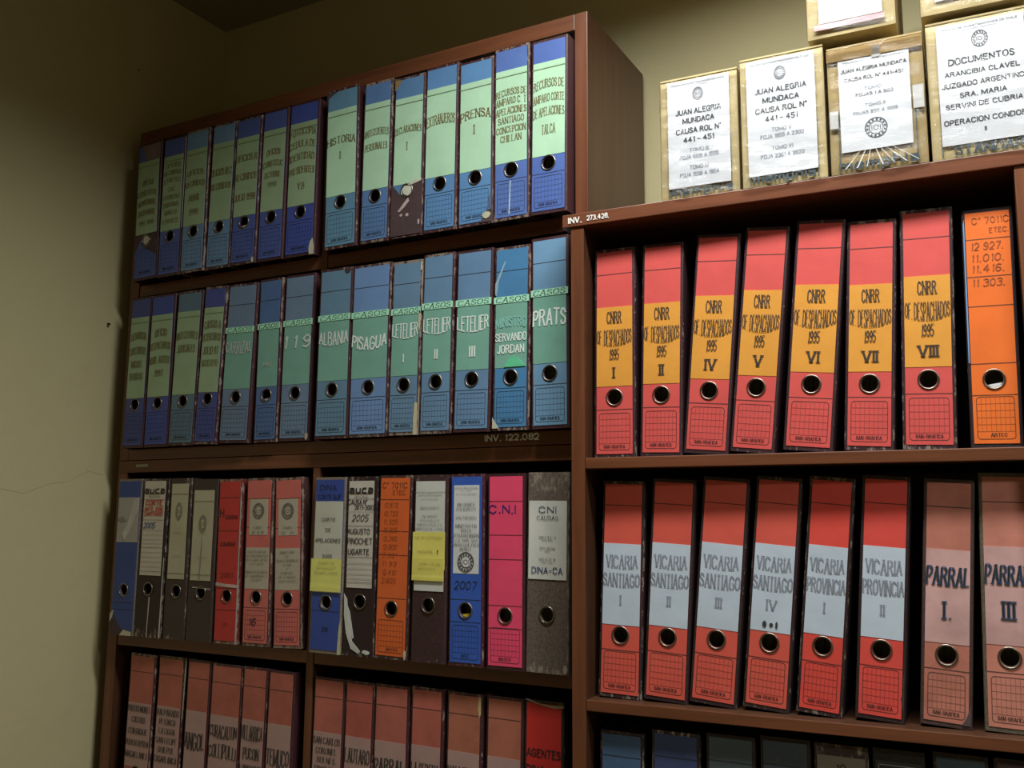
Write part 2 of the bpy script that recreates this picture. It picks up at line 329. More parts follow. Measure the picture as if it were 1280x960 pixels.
# ------------------------------------------------------------------ lever arch files
MAR = (66, 36, 40); MAR2 = (48, 26, 30); GRY = (98, 86, 80)
BLK = (38, 34, 34)
def scale(c, k): return tuple(min(255, int(v * k)) for v in c)
def lever_file(pos, T, floor, depth, s, group, yaw=0.0):
    xb, w_, h, lean, prot = pos
    th_ = math.asin(max(-.3, min(.3, lean / h)))
    M = T @ Matrix.Translation((xb, -prot, floor + .0004 + w_ / 2 * abs(math.sin(th_)))) @ Matrix.Rotation(yaw, 4, 'Z') @ Matrix.Rotation(th_, 4, 'Y')
    e = empty('lever_arch_file', M.to_translation(), M.to_euler()); tag(e, s['label'], 'file', group)
    hz = s.get('hole', .283) * h; R = .0128; cx = s.get('hx', 0) * w_
    cm = cover_mat(s.get('cov', MAR), s.get('worn', .5)); x0, x1 = -w_ / 2, w_ / 2; r = .003
    # cover: spine with a real finger hole, rounded corners into the two boards
    mb = MB(); holed(mb, x0 + r, x1 - r, 0, h, 0, .003, cx, hz, R - .002, cm)
    mb.e = [max(0.0, 1 - min(v[0] - x0, x1 - v[0], v[2], h - v[2]) / .006) for v in mb.v]
    nz = 22; B = MB(); zz = [h * i / nz for i in range(nz + 1)]
    for sg, xe in ((1, x1), (-1, x0)):
        prof = [(xe - sg * r, 0), (xe - sg * r * .3, r * .3), (xe, r), (xe, .012), (xe, .03), (xe, depth), (xe - sg * .0025, depth), (xe - sg * .0025, .003), (xe - sg * r, .003)]
        ew = [.75, 1, .95, .45, .15, .8, .8, 0, 0]
        n = len(prof); vs = []; ed = []
        for z in zz:
            for (px, py), q in zip(prof, ew): vs.append((px, py, z)); ed.append(max(q, .85 if (z < .003 or z > h - .003) else (q if .02 < z < h - .02 else q * .5 + .4)))
        fs = []
        for k in range(nz):
            for i in range(n):
                a, b_, c, d = k * n + i, k * n + (i + 1) % n, (k + 1) * n + (i + 1) % n, (k + 1) * n + i
                fs.append((a, b_, c, d) if sg > 0 else (d, c, b_, a))
        fs.append(tuple(range(n))[::-1]); fs.append(tuple(nz * n + i for i in range(n)))
        B.add(vs, fs, cm, ed)
    mb.add(B.v, B.f, cm, B.e)
    mb.build('cover', e)
    # filed sheets inside
    pm = paper((200, 190, 165), .2, .8); mb = MB(); k = max(3, int(w_ / .012)); px0, px1 = x0 + .006, x1 - .006
    for i in range(k):
        a = px0 + (px1 - px0) * i / k; b_ = px0 + (px1 - px0) * (i + 1) / k - .0006
        mb.box((a, .046 + .004 * (i % 3), .022), (b_, depth - .012, h - .016 - .002 * ((i * 7) % 3)), pm)
    mb.build('page_block', e)['kind'] = 'stuff'
    iw = s.get('iw', .0045); sp = None
    if s.get('pap'):
        c = s['pap']; z0, z1 = s.get('pz', (.018, .985)); mb = MB()
        holed(mb, x0 + iw, x1 - iw, z0 * h, z1 * h, -.0007, 0, cx, hz, R - .0015, paper(c, s.get('dirt', .25)))
        sp = mb.build('spine_paper', e)
        mb = MB(); im = ink(scale(c, .42)); 
        for zf in s.get('lines', (.225, .89)): quad(mb, x0 + iw, x1 - iw, zf * h - .0006, zf * h + .0006, -.0009, im)
        if s.get('grid', True):
            a, b_, c0, c1 = x0 + iw + .0045, x1 - iw - .0045, (z0 + .018) * h, .208 * h; t = .00045; rr = .004; gm = ink(scale(c, .74))
            for i in range(1, 8): xx = a + (b_ - a) * i / 8; quad(mb, xx - t * .7, xx + t * .7, c0 + .010, c1, -.0009, gm)
            for i in range(1, 6): zz_ = c0 + .010 + (c1 - c0 - .010) * (i - 1) / 5; quad(mb, a, b_, zz_ - t * .7, zz_ + t * .7, -.0009, gm)
            quad(mb, a + rr, b_ - rr, c0 - t, c0 + t, -.0009, im); quad(mb, a + rr, b_ - rr, c1 - t, c1 + t, -.0009, im); quad(mb, a - t, a + t, c0 + rr, c1 - rr, -.0009, im); quad(mb, b_ - t, b_ + t, c0 + rr, c1 - rr, -.0009, im)
            for qx, qz, ph in ((b_ - rr, c1 - rr, 0), (a + rr, c1 - rr, 1), (a + rr, c0 + rr, 2), (b_ - rr, c0 + rr, 3)):
                for j in range(3):
                    t0, t1 = (ph + j / 3) * math.pi / 2, (ph + (j + 1) / 3) * math.pi / 2
                    mb.add([(qx + q * math.cos(t_), -.0009, qz + q * math.sin(t_)) for q, t_ in ((rr - t, t0), (rr + t, t0), (rr + t, t1), (rr - t, t1))], [(0, 1, 2, 3)], im)
            write(mb, s.get('brand', 'SAN-GRAFICA'), s.get('bx', 0), c0 + .0055, w_ * s.get('bw', .5), .0042, -.00105, ink(scale(c, .25)), 'serif', th=.24)
        mb.build('printed_lines', sp)['kind'] = 'stuff'
    def texts(parent, items, y):
        mb = MB()
        for it in items:
            t, zf, hf, wf = it[:4]; o = dict(it[4]) if len(it) > 4 else {}
            col = o.pop('c', BLK); xo = o.pop('x', 0); st = o.pop('s', 'serif')
            if t == '@': emblem(mb, xo * w_, zf * h, wf * w_ / 2, hf * h / 2, y, ink(col), o.get('m2')); continue
            if t == '=': quad(mb, xo * w_ - wf * w_ / 2, xo * w_ + wf * w_ / 2, zf * h - hf * h / 2, zf * h + hf * h / 2, y, ink(col)); continue
            write(mb, t, xo * w_, zf * h, min(wf * w_, w_ - .0115), hf * h, y, ink(col), st, **o)
        if mb.v: mb.build('lettering', parent)['kind'] = 'stuff'
    if s.get('ptext'): texts(sp, s['ptext'], -.0012)
    for lb in s.get('labs', ()):
        z0, z1, c, inset, items = lb[:5]; nm = lb[5] if len(lb) > 5 else 'spine_label'; yy = lb[6] if len(lb) > 6 else -.0011; xo = lb[7] if len(lb) > 7 else 0
        mb = MB(); a, b_ = x0 + inset + xo * w_, x1 - inset + xo * w_; nseg = 8
        # sheet with a very slight wave so it lies like paper
        vs = []; fs = []
        for i in range(nseg + 1):
            zf = z0 + (z1 - z0) * i / nseg
            for xx in (a, b_): vs.append((xx, yy - (.0004 if nm == 'sticky_note' and i < 2 else 0), zf * h))
            for xx in (a, b_): vs.append((xx, yy + .0004, zf * h))
        for i in range(nseg):
            k = i * 4; fs += [(k, k + 1, k + 5, k + 4), (k + 2, k, k + 4, k + 6), (k + 1, k + 3, k + 7, k + 5)]
        fs += [(0, 2, 3, 1), (nseg * 4, nseg * 4 + 1, nseg * 4 + 3, nseg * 4 + 2)]
        mb.add(vs, fs, paper(c, s.get('ldirt', .22))); lo_ = mb.build(nm, e)
        if nm == 'sticky_note': lo_['label'] = 'yellow handwritten sticky note'
        texts(lo_, items, yy - .0007)
    if s.get('ring', True):
        mb = MB(); ring(mb, cx, hz, -.0011, R, .0013, metal(), 24, 8); mb.build('finger_ring', e, smooth=True)
    if s.get('inhole'):
        mb = MB(); poly(mb, [(cx + (R + .003) * math.cos(a), hz - .003 + (R + .003) * math.sin(a)) for a in [math.pi * (1.1 + .9 * i / 8) for i in range(9)]], .0034, paper(s['inhole'])); mb.build('index_tab', e)
    for t in s.get('torn', ()):
        c, pts = t[0], t[1]; y = t[2] if len(t) > 2 else -.0016; mb = MB(); poly(mb, [(x * w_, z * h) for x, z in pts], y, paper(c, .5, .8)); mb.build('torn_patch', e)
    return e
def ragged(x0, x1, z0, z1, n=7, a=.25):
    """irregular torn-scrap outline in fractions of the spine"""
    cx, cz = (x0 + x1) / 2, (z0 + z1) / 2
    return [(cx + (x1 - x0) / 2 * (1 - random.random() * a) * math.cos(2 * math.pi * i / n), cz + (z1 - z0) / 2 * (1 - random.random() * a) * math.sin(2 * math.pi * i / n)) for i in range(n)]
WHT = (214, 208, 190)
BRN = (116, 106, 62); 
def sB(col, lines, label, **k):
    """header colour, pale green title slip with brown lettering"""
    c = k.pop('ink', BRN)
    it = [('. . . . . . . . . .', .838, .005, .8, dict(c=BRN, th=.5)), ('=', .828, .0035, .92, dict(c=(120, 140, 100)))]
    for t, z, hh, ww, ar in lines: it.append((t, z, hh, ww * .95, dict(c=c, arch=ar, th=.13)))
    return dict(pap=col, lines=(.225,), grid=True, labs=[(.325, .865, k.pop('slip', (184, 226, 190)), .0045, it)], label=label, **k)
def sC(col, lines, label, **k):
    """blue spine, teal case slip under a CASOS strip"""
    it = [('=', .705, .036, .98, dict(c=(170, 232, 200))), ('CASOS', .705, .026, .82, dict(c=(30, 60, 50), slant=.25, th=.2))]
    for t, z, hh, ww, kk in lines: it.append((t, z, hh, ww, dict(dict(c=(225, 235, 228), s='sans', th=.17), **kk)))
    return dict(pap=col, lines=(.225, .865), labs=[(.335, .725, k.pop('teal', (122, 178, 160)), .0045, it)], label=label, **k)
LB, MBL, DB = (104, 144, 186), (90, 122, 190), (66, 88, 164)
GB = 'files on the top shelf of the upper bookcase'; GC = 'files on the second shelf of the upper bookcase'; GD = 'files in the top row of the lower bookcase'
GE = 'red files in the lowest visible row at left'; GF = 'orange labelled red files on the right'; GG = 'red files in the middle row on the right'; GH = 'dark files at the bottom right'
FB = [
 sB(DB, [('OPERA', .70, .036, .5, .25), ('CONSTITUC', .62, .036, .85, .3), ('NOVIEMBRE', .55, .036, .75, .3), ('DICIEMBRE', .48, .036, .75, .2), ('1997-1998', .41, .03, .62, 0)], 'battered file at the left end of the top shelf, torn open below its slip', worn=.9,
    torn=[(MAR, [(-.47, .19), (-.47, .33), (.47, .33), (.47, .17), (.2, .2), (-.1, .24), (-.2, .3)], -.0012), ((200, 196, 180), ragged(-.12, .16, .245, .325), -.002), ((120, 100, 96), [(-.28, .985), (.47, .985), (.47, .87), (-.1, .87)], -.0014)]),
 sB(DB, [('OFICIOS', .79, .03, .7, .25), ('RECIBIDOS', .735, .03, .8, .3), ('ENERO', .68, .03, .75, .3), ('DE', .62, .03, .3, 0), ('FEBRERO', .56, .03, .75, .2), ('TRIBUNAL', .505, .03, .8, .2), ('MARZO', .45, .03, .55, .1), ('VARIOS', .39, .03, .75, .1)], 'file with eight faded title lines on green, second on the top shelf',
    torn=[((205, 200, 195), [(.485, .33), (.485, .985), (.50, .98), (.515, .6), (.50, .33)], -.0006)]),
 sB(LB, [('OFICIOS', .69, .036, .7, .35), ('RECIBIDOS', .61, .036, .85, .35), ('ABRIL', .52, .04, .5, 0), ('1998', .42, .04, .4, 0)], 'faded blue and green file ending in 1998, third from the left on the top shelf'),
 sB(LB, [('OFICIOS REC', .66, .045, .9, .05), ('RECIBIDOS', .56, .04, .85, .1)], 'faded blue and green file with two title lines, fourth on the top shelf'),
 sB(DB, [('OFICIOS R', .72, .042, .85, .1), ('RECIBIDOS', .59, .042, .9, .1), ('JULIO 1998', .45, .042, .85, .1)], 'blue and green file with pale paper showing in its finger hole, top shelf', inhole=(225, 215, 150),
    torn=[((215, 210, 190), ragged(.36, .47, .0, .04), -.0015)]),
 sB(DB, [('OFICIOS', .71, .036, .55, .25), ('CONSTITUC', .63, .036, .8, .3), ('OCTUBRE', .56, .034, .65, .2), ('1998', .50, .03, .35, 0)], 'blue and green file, second to the left of the divider on the top shelf'),
 sB((54, 76, 164), [('FOTOCOPIA', .79, .04, .95, .45), ('CEDULA DE', .71, .04, .9, .45), ('IDENTIDAD', .63, .04, .85, .4), ('PRESIDENTES', .54, .04, .9, .4), ('V.B', .45, .04, .22, 0)], 'deep blue file lettered FOTOCOPIA CEDULA DE IDENTIDAD, just left of the divider',
    torn=[((205, 205, 180), [(.36, .0), (.5, .0), (.51, .04), (.46, .10), (.38, .08), (.34, .04)], -.0018)]),
 sB((96, 144, 176), [('HISTORIA', .66, .042, .95, .35), ('I', .575, .042, .05, 0)], 'light blue file lettered HISTORIA I, just right of the divider', ink=(96, 84, 44), torn=[(MAR, [(-.47, .985), (-.47, .945), (-.3, .97), (-.15, .985)], -.0012)]),
 sB((84, 124, 176), [('ANTECEDENTES', .67, .04, .9, .35), ('PERSONALES', .585, .04, .8, .2)], 'light blue file lettered ANTECEDENTES PERSONALES, top shelf'),
 sB((84, 130, 176), [('DECLARACIONES', .655, .04, .95, .35), ('I', .56, .045, .05, 0)], 'file lettered DECLARACIONES with its lower blue paper ripped away, bare maroon board showing', worn=.8,
    torn=[(MAR, [(-.49, .012), (.49, .012), (.49, .335), (.25, .325), (.1, .31), (-.02, .255), (-.2, .26), (-.35, .3), (-.49, .335)], -.0012), ((205, 210, 190), ragged(-.16, .2, .245, .318, 9), -.002), ((205, 210, 190), [(.0, .325), (.3, .345), (.46, .345), (.46, .33), (.3, .32), (.1, .31)], -.002),
          ((190, 170, 165), [(-.26, .16), (-.1, .2), (.06, .235), (.1, .215), (-.05, .18), (-.2, .155)], -.002), ((190, 170, 165), ragged(-.2, -.1, .125, .145), -.002), ((190, 170, 165), ragged(-.02, .1, .12, .145), -.002), ((190, 170, 165), ragged(.38, .44, .06, .1), -.002), ((150, 120, 60), [(-.47, .985), (-.47, .92), (-.36, .95), (-.25, .985)], -.0012)]),
 sB((88, 138, 190), [('EXTRANJEROS', .66, .055, .95, .25)], 'light blue file lettered EXTRANJEROS on the top shelf'),
 sB((88, 140, 192), [('PRENSA', .655, .048, .92, .35), ('I', .575, .05, .06, 0)], 'light blue file lettered PRENSA I, its lower right corner peeled', ink=(110, 78, 30), worn=.8,
    torn=[(MAR, [(.47, .2), (.47, .01), (.15, .01), (.3, .06), (.4, .12)], -.0012), ((190, 190, 160), ragged(.2, .47, .025, .075, 8), -.002), ((70, 90, 130), [(.4, .15), (.47, .19), (.47, .08), (.36, .07)], -.0022)]),
 sB((80, 112, 182), [('RECURSOS DE', .725, .036, .92, .3), ('AMPARO C. T', .675, .036, .9, .25), ('APELACIONES', .62, .036, .95, .2), ('SANTIAGO', .57, .034, .75, .1), ('CONCEPCION', .515, .034, .85, .1), ('CHILLAN', .465, .034, .6, 0)], 'bright blue file lettered RECURSOS DE AMPARO, ending in SANTIAGO CONCEPCION CHILLAN', torn=[((180, 205, 225), [(-.06, .03), (-.03, .03), (.0, .22), (-.03, .22)], -.0012)]),
 sB((76, 106, 182), [('RECURSOS DE', .725, .046, .85, .35), ('AMPARO CORTE', .645, .042, .92, .3), ('DE APELACIONES', .565, .046, .97, .3), ('TALCA', .475, .05, .38, 0)], 'bright blue file lettered RECURSOS DE AMPARO TALCA, right end of the top shelf')]
def sC4(col, lines, label, **k):
    return sB(col, lines, label, **k)
FC = [
 sC4((50, 66, 140), [('DENUNCIA', .73, .045, .75, .3), ('CONCERNIENTE', .63, .045, .9, .3), ('MIGUEL', .55, .042, .55, 0), ('HERRERA', .47, .042, .65, 0)], 'blue and green file at the left end of the second shelf'),
 sC4((50, 72, 160), [('OFICIO', .74, .045, .5, .2), ('DESPACHADOS', .65, .045, .92, .3), ('ABRIL-AGOSTO', .56, .045, .92, .2), ('1997', .48, .04, .35, 0)], 'blue and green file second from the left on the second shelf, lettered OFICIO DESPACHADOS'),
 sC4((84, 116, 140), [('ANTECEDENTES', .70, .045, .92, .3), ('JUDICIALES', .62, .045, .72, .1)], 'grey blue and green file third from the left on the second shelf'),
 sC4((54, 70, 150), [('CAUSAS A', .75, .045, .75, .2), ('DESPACHADOS', .67, .045, .92, .2), ('JULIO 97', .59, .045, .7, 0), ('AGOSTO 97', .51, .04, .75, 0)], 'narrow blue and green file fourth from the left on the second shelf'),
 sC((104, 130, 163), [('CARRIZAL', .60, .055, .88, dict(bulge=.35, c=(190, 200, 195)))], 'dusty blue file with teal slip lettered CARRIZAL'),
 sC((71, 108, 163), [('1987', .47, .022, .36, dict(c=(190, 200, 195)))], 'narrow blue file with teal slip and one tiny word, left of the file numbered 119', inhole=(190, 190, 180)),
 sC((108, 136, 167), [('1 1 9', .59, .07, .85, dict(slant=.12, c=(205, 215, 210)))], 'dusty blue file with teal slip numbered 1 1 9, just left of the divider', torn=[((190, 175, 150), ragged(.38, .5, .0, .05), -.0015)]),
 sC((98, 138, 167), [('ALBANIA', .59, .06, .92, dict(bulge=.3, c=(215, 222, 218)))], 'blue file with teal slip lettered ALBANIA, just right of the divider', torn=[(MAR2, [(.25, .985), (.32, .96), (.42, .965), (.46, .985)], -.0012)]),
 sC((110, 147, 199), [('PISAGUA', .555, .062, .9, dict(arch=-.25, bulge=.15, slant=.05))], 'light blue file with teal slip lettered PISAGUA'),
 sC((102, 139, 172), [('LETELIER', .60, .065, .95, dict(bulge=.3)), ('I', .435, .045, .05, {})], 'blue file with teal slip lettered LETELIER I, its right edge torn white', worn=.9,
    torn=[((205, 195, 160), [(.36, .0), (.36, .1), (.38, .18), (.47, .18), (.48, .0)], -.0018), ((205, 195, 160), [(.44, .93), (.46, .985), (.5, .985), (.5, .94)], -.0018), ((205, 195, 160), ragged(.42, .5, .58, .72, 8), -.0018)]),
 sC((102, 141, 177), [('LETELIER', .60, .065, .93, dict(bulge=.3)), ('II', .435, .05, .8, dict(align='n'))], 'blue file with teal slip lettered LETELIER II'),
 sC((102, 141, 180), [('LETELIER', .595, .065, .95, dict(bulge=.3)), ('III', .435, .055, .8, dict(align='n'))], 'blue file with teal slip lettered LETELIER III'),
 sC((66, 130, 180), [('MINISTRO', .575, .05, .85, dict(arch=.2, c=(130, 190, 178))), ('SERVANDO', .50, .04, .95, {}), ('JORDAN', .435, .042, .72, {})], 'vivid blue file with teal slip lettered MINISTRO SERVANDO JORDAN', torn=[((90, 205, 150), [(-.18, .338), (-.1, .37), (.05, .395), (.22, .38), (.4, .338)], -.0019), ((205, 200, 175), [(-.48, .012), (-.48, .07), (-.36, .03), (-.3, .012)], -.0018), ((150, 185, 200), [(-.46, .80), (-.2, .92), (-.18, .915), (-.38, .8), (-.42, .73), (-.46, .74)], -.0012)]),
 sC((112, 157, 194), [('PRATS', .57, .075, .92, dict(slant=.04, bulge=-.12))], 'light blue file with teal slip lettered PRATS, at the right end of the second shelf')]
# --- the mixed row
def rul(zs, w=.86, c=(60, 50, 50), x=0): return [('=', z, .0022, w, dict(c=c, x=x)) for z in zs]
def auca(title, extra): return [('auca', .93, .045, .72, dict(s='sans', th=.2, c=(30, 24, 24))), ('=', .903, .004, .72, dict(c=(30, 24, 24))), ('OFICINA', .885, .012, .42, dict(s='sans', c=(90, 80, 80)))] + extra
PNK = (212, 104, 96)
EM = dict(c=(84, 80, 78))
FD = []
FD.append(dict(pap=(28, 62, 140), iw=.004, pz=(.03, .985), grid=False, lines=(.205, .16), cov=(120, 112, 104), worn=.8, labs=[(.59, .88, (168, 166, 158), .0045, [])], label='dark blue file with a crumpled blank grey slip, leftmost in the mixed row', hole=.285,
      torn=[((60, 40, 40), [(-.5, .0), (.3, .0), (-.1, .06), (-.35, .13), (-.5, .14)], -.0014), ((190, 180, 160), [(-.5, .13), (-.36, .16), (-.4, .11), (-.5, .08)], -.002), ((205, 196, 170), [(-.05, .0), (.42, .0), (.42, .025), (.1, .035)], -.002), ((200, 196, 186), [(-.2, .64), (-.02, .70), (.2, .86), (.4, .88), (.42, .80), (.1, .66), (-.1, .6)], -.002), ((140, 138, 130), [(-.44, .74), (-.2, .76), (-.05, .73), (-.25, .72)], -.002)]))
FD.append(dict(cov=(40, 26, 26), worn=.9, hx=-.04, labs=[(.385, .985, (206, 198, 180), .008, auca('', [('CORTE', .845, .03, .6, dict(s='sans', c=(190, 70, 40), th=.24)), ('ANTE. IONE', .805, .026, .7, dict(s='sans', c=(190, 70, 40), th=.24)), ('SANTIAGO', .775, .024, .68, dict(s='sans', c=(190, 70, 40), th=.24)), ('2005', .70, .034, .42, dict(s='hand', c=(40, 60, 130), x=-.12, slant=.3, th=.14))]
      + rul((.865, .735, .56, .41), .8) + rul((.67, .64, .61, .585, .53, .50, .47, .44), .78, (150, 140, 130))))], label='black file with a white ruled slip and red lettering, second in the mixed row', hole=.30,
      torn=[((180, 176, 160), [(-.02, .0), (.0, .0), (.03, .25), (.0, .25)], -.0006), ((190, 186, 175), [(.45, .0), (.49, .0), (.49, .5), (.47, .5)], -.0012)]))
for nm, x1_, lab in ((1, .35, 'dark brown file with an aged cream sealed slip, third in the mixed row'), (2, .35, 'dark brown file with a creased cream slip curling over, beside the narrow red file')):
    FD.append(dict(cov=(62, 48, 44), worn=.7, hx=.06, labs=[(.37, .965 if nm == 1 else .93, (186, 180, 150), .007, [('@', .79 if nm == 1 else .72, .11, .30, dict(c=(120, 114, 100), m2=paper((186, 180, 150)), x=.0)), ('=', .90 if nm == 1 else .86, .003, .8, dict(c=(90, 80, 70))), ('=', .405, .003, .8, dict(c=(90, 80, 70))), ('OFICIOS', .655, .01, .4, dict(c=(140, 120, 100))), ('CAUSAS', .51, .01, .4, dict(c=(140, 120, 100)))])], label=lab, hole=.295,
              ldirt=.4, torn=[] if nm == 1 else [((150, 144, 128), [(-.05, .38), (.0, .38), (.04, .6), (.0, .65)], -.0018), ((205, 200, 185), [(-.3, .325), (.4, .318), (.4, .322), (-.3, .329)], -.0006)]))
FD.append(dict(pap=(196, 30, 26), grid=False, lines=(.885, .68, .33, .20), cov=(100, 40, 36), worn=.9, ptext=[('H', .79, .045, .14, dict(s='hand', x=-.3, th=.2, c=(90, 14, 14))), ('CAUSAS', .765, .022, .5, dict(s='hand', x=.12, c=(90, 14, 14), th=.25)), ('CAUSAS', .60, .022, .6, dict(s='hand', c=(90, 14, 14), th=.25)), ('2001', .41, .03, .5, dict(s='hand', c=(100, 14, 14))), ('20', .115, .022, .2, dict(s='hand', c=(90, 14, 14)))], hole=.285, hx=.02,
               label='narrow plain red file with faded pen writing, in the mixed row', torn=[((205, 180, 172), [(-.45, .345), (.1, .338), (.45, .335), (.46, .35), (.3, .355), (-.1, .358), (-.45, .366)], -.0014), ((190, 175, 165), [(.44, .0), (.495, .0), (.495, .95), (.47, .95)], -.0009)]))
def rosy(l1, l2, lab, num):
    return dict(pap=PNK, lines=(.875, .70, .225), worn=.9, cov=(76, 50, 48), hole=.285, ldirt=.15, labs=[(.655, .872, (188, 180, 158), .011, [('@', .80, .095, .42, dict(EM, m2=paper((188, 180, 158)))), (l1, .70, .014, .34, dict(c=(90, 84, 80))), (l2, .672, .016, .42, dict(c=(90, 84, 80)))]),
        (.335, .58, (188, 180, 158), .005, [(t, .555 - .024 * i, .013, w_, dict(c=(90, 84, 80))) for i, (t, w_) in enumerate(num)])], label=lab)
x = rosy('TOMO I', 'IX. X XI', 'salmon red file with two cream slips and handwritten 16, in the mixed row', [('CAUSA ROL DE', .7), ('DETENCIONES ILE', .85), ('DEL CONSEJO DE', .8), ('ESTADO', .5), ('', .1), ('MINISTRO EN VISITA', .85), ('DE SAN MIGUEL Y', .8), ('CUERPO', .4)]); x['ptext'] = [('16', .14, .04, .25, dict(s='hand', c=(60, 20, 40), x=-.1, th=.16, slant=.15))]; FD.append(x)
FD.append(rosy('TOMO I', 'IX. B', 'salmon red file with two cream slips and no pen number, just left of the divider', [('MINISTERIO', .5), ('DE', .15), ('OBRAS COMUNALES', .85), ('TEMA', .3), ('Y', .08), ('GENERAL', .45), ('DETENIDOS', .6), ('SANTIAGO', .6)]))
FD.append(dict(pap=(30, 66, 158), grid=False, cov=(130, 118, 106), worn=.7, lines=(.835, .32, .235), iw=.0045, hole=.285, label='blue file with cream slip lettered CORTE DE APELACIONES and a yellow note',
    ptext=[('DINA', .94, .03, .5, dict(s='hand', c=(16, 26, 70), x=-.05, th=.13)), ('CORTE SUP', .885, .026, .7, dict(s='hand', c=(16, 26, 70), th=.13)), ('20', .135, .02, .18, dict(s='hand', c=(10, 20, 60), th=.2))],
    labs=[(.34, .86, (204, 204, 188), .005, [('CORTE', .755, .018, .42, dict(s='sans', c=(64, 64, 60))), ('DE', .695, .018, .16, dict(s='sans', c=(64, 64, 60))), ('APELACIONES', .635, .02, .78, dict(s='sans', c=(64, 64, 60))), ('2005', .545, .018, .3, dict(s='sans', c=(64, 64, 60)))]),
          (.345, .53, (232, 230, 120), .002, [('CORTE', .505, .014, .5, dict(s='hand', c=(120, 120, 90))), ('DINACOT', .477, .014, .6, dict(s='hand', c=(120, 120, 90))), ('CUMPLIDOS', .45, .014, .7, dict(s='hand', c=(120, 120, 90)))], 'sticky_note', -.0025, -.02)],
    torn=[((196, 196, 160), [(.40, .0), (.49, .0), (.49, .2), (.44, .16)], -.0016)]))
FD.append(dict(cov=(44, 26, 30), worn=.8, hx=.04, hole=.30, labs=[(.375, .975, (208, 202, 190), .007, auca('', [('CAUSA N°', .855, .026, .6, dict(s='hand', x=-.1, th=.16)), ('2671-2003', .825, .024, .62, dict(s='hand', x=.12, th=.16)), ('2005', .765, .036, .5, dict(s='hand', th=.12, slant=.25)), ('AUGUSTO', .69, .028, .7, dict(s='hand', x=-.05, th=.15)), ('PINOCHET', .635, .032, .78, dict(s='hand', th=.13)), ('UGARTE', .575, .03, .66, dict(s='hand', x=-.03, th=.16))]
      + rul((.872, .72, .545, .405), .84) + rul((.80, .51, .48, .45, .425), .84, (150, 144, 140))))], label='maroon file handwritten 2005 on white, its lower board ripped in white streaks',
      torn=[((214, 214, 206), [(-.46, .34), (-.36, .31), (-.30, .2), (-.16, .08), (.1, .03), (.05, .015), (-.2, .04), (-.36, .12), (-.44, .22)], -.0014), ((214, 214, 206), [(-.40, .30), (-.26, .24), (-.12, .1), (-.16, .095), (-.32, .2), (-.42, .27)], -.0012), ((220, 222, 220), ragged(.12, .42, .012, .04, 9, .5), -.0014)]))
OR = (226, 98, 18)
def num(rows, x=-.08, w=.5, z=.80, dz=.05): return [(t, z - dz * i, .026, w, dict(s='hand', c=(150, 70, 12), x=x, th=.10, slant=.15)) for i, t in enumerate(rows)]
FD.append(dict(pap=OR, lines=(.865, .69, .56, .325), cov=(64, 40, 40), worn=.9, brand='ARTEC', bw=.35, bx=.004, hole=.27, iw=.004, label='orange file with a column of faint handwritten numbers in the mixed row',
    ptext=[('C° 7011C', .945, .03, .75, dict(s='hand', c=(120, 60, 10), th=.12)), ('ETEC.', .905, .024, .4, dict(s='hand', c=(120, 60, 10), x=.15, th=.12))] + num(['10.870', '10.722', '11.305', '10.305', '12.290', '12.800', '7.991', '11.93', '12.410', '2.605'], -.1, .42, .835, .046), torn=[((205, 190, 150), ragged(.40, .5, .0, .06), -.0016)]))
FD.append(dict(cov=(62, 40, 42), worn=.7, hole=.30, label='maroon file with a pale slip half covered by two yellow notes', labs=[(.375, .965, (212, 214, 206), .005, [('=', .905, .002, .9, dict(c=(120, 120, 116))), ('POLICIA DE INVESTIGACIONES', .89, .008, .7, dict(c=(130, 130, 126))), ('JEFATURA NAC', .868, .008, .5, dict(c=(130, 130, 126))), ('ANTECEDENTES', .82, .012, .55, dict(c=(130, 130, 126))), ('INFORMES', .775, .012, .42, dict(c=(120, 120, 118))), ('POLICIALES', .752, .012, .55, dict(c=(120, 120, 118))), ('MINISTERIALES', .73, .012, .72, dict(c=(120, 120, 118))), ('MINISTRO DE FUERO', .707, .012, .8, dict(c=(120, 120, 118)))]),
    (.49, .69, (236, 228, 110), .002, [('NO SE ENTREGO', .66, .013, .8, dict(s='hand', c=(180, 150, 90))), ('CAUSA ROL', .585, .013, .45, dict(s='hand', c=(170, 120, 80), x=-.1)), ('1', .585, .02, .03, dict(s='hand', c=(190, 40, 30), x=.25, th=.25))], 'sticky_note', -.0025, -.01),
    (.43, .55, (230, 222, 104), .0025, [('COPIA CAUSA', .52, .012, .6, dict(s='hand', c=(180, 150, 90), x=.05)), ('ARCHIVO', .495, .012, .5, dict(s='hand', c=(180, 150, 90), x=-.05))], 'sticky_note', -.0031, -.015)]))
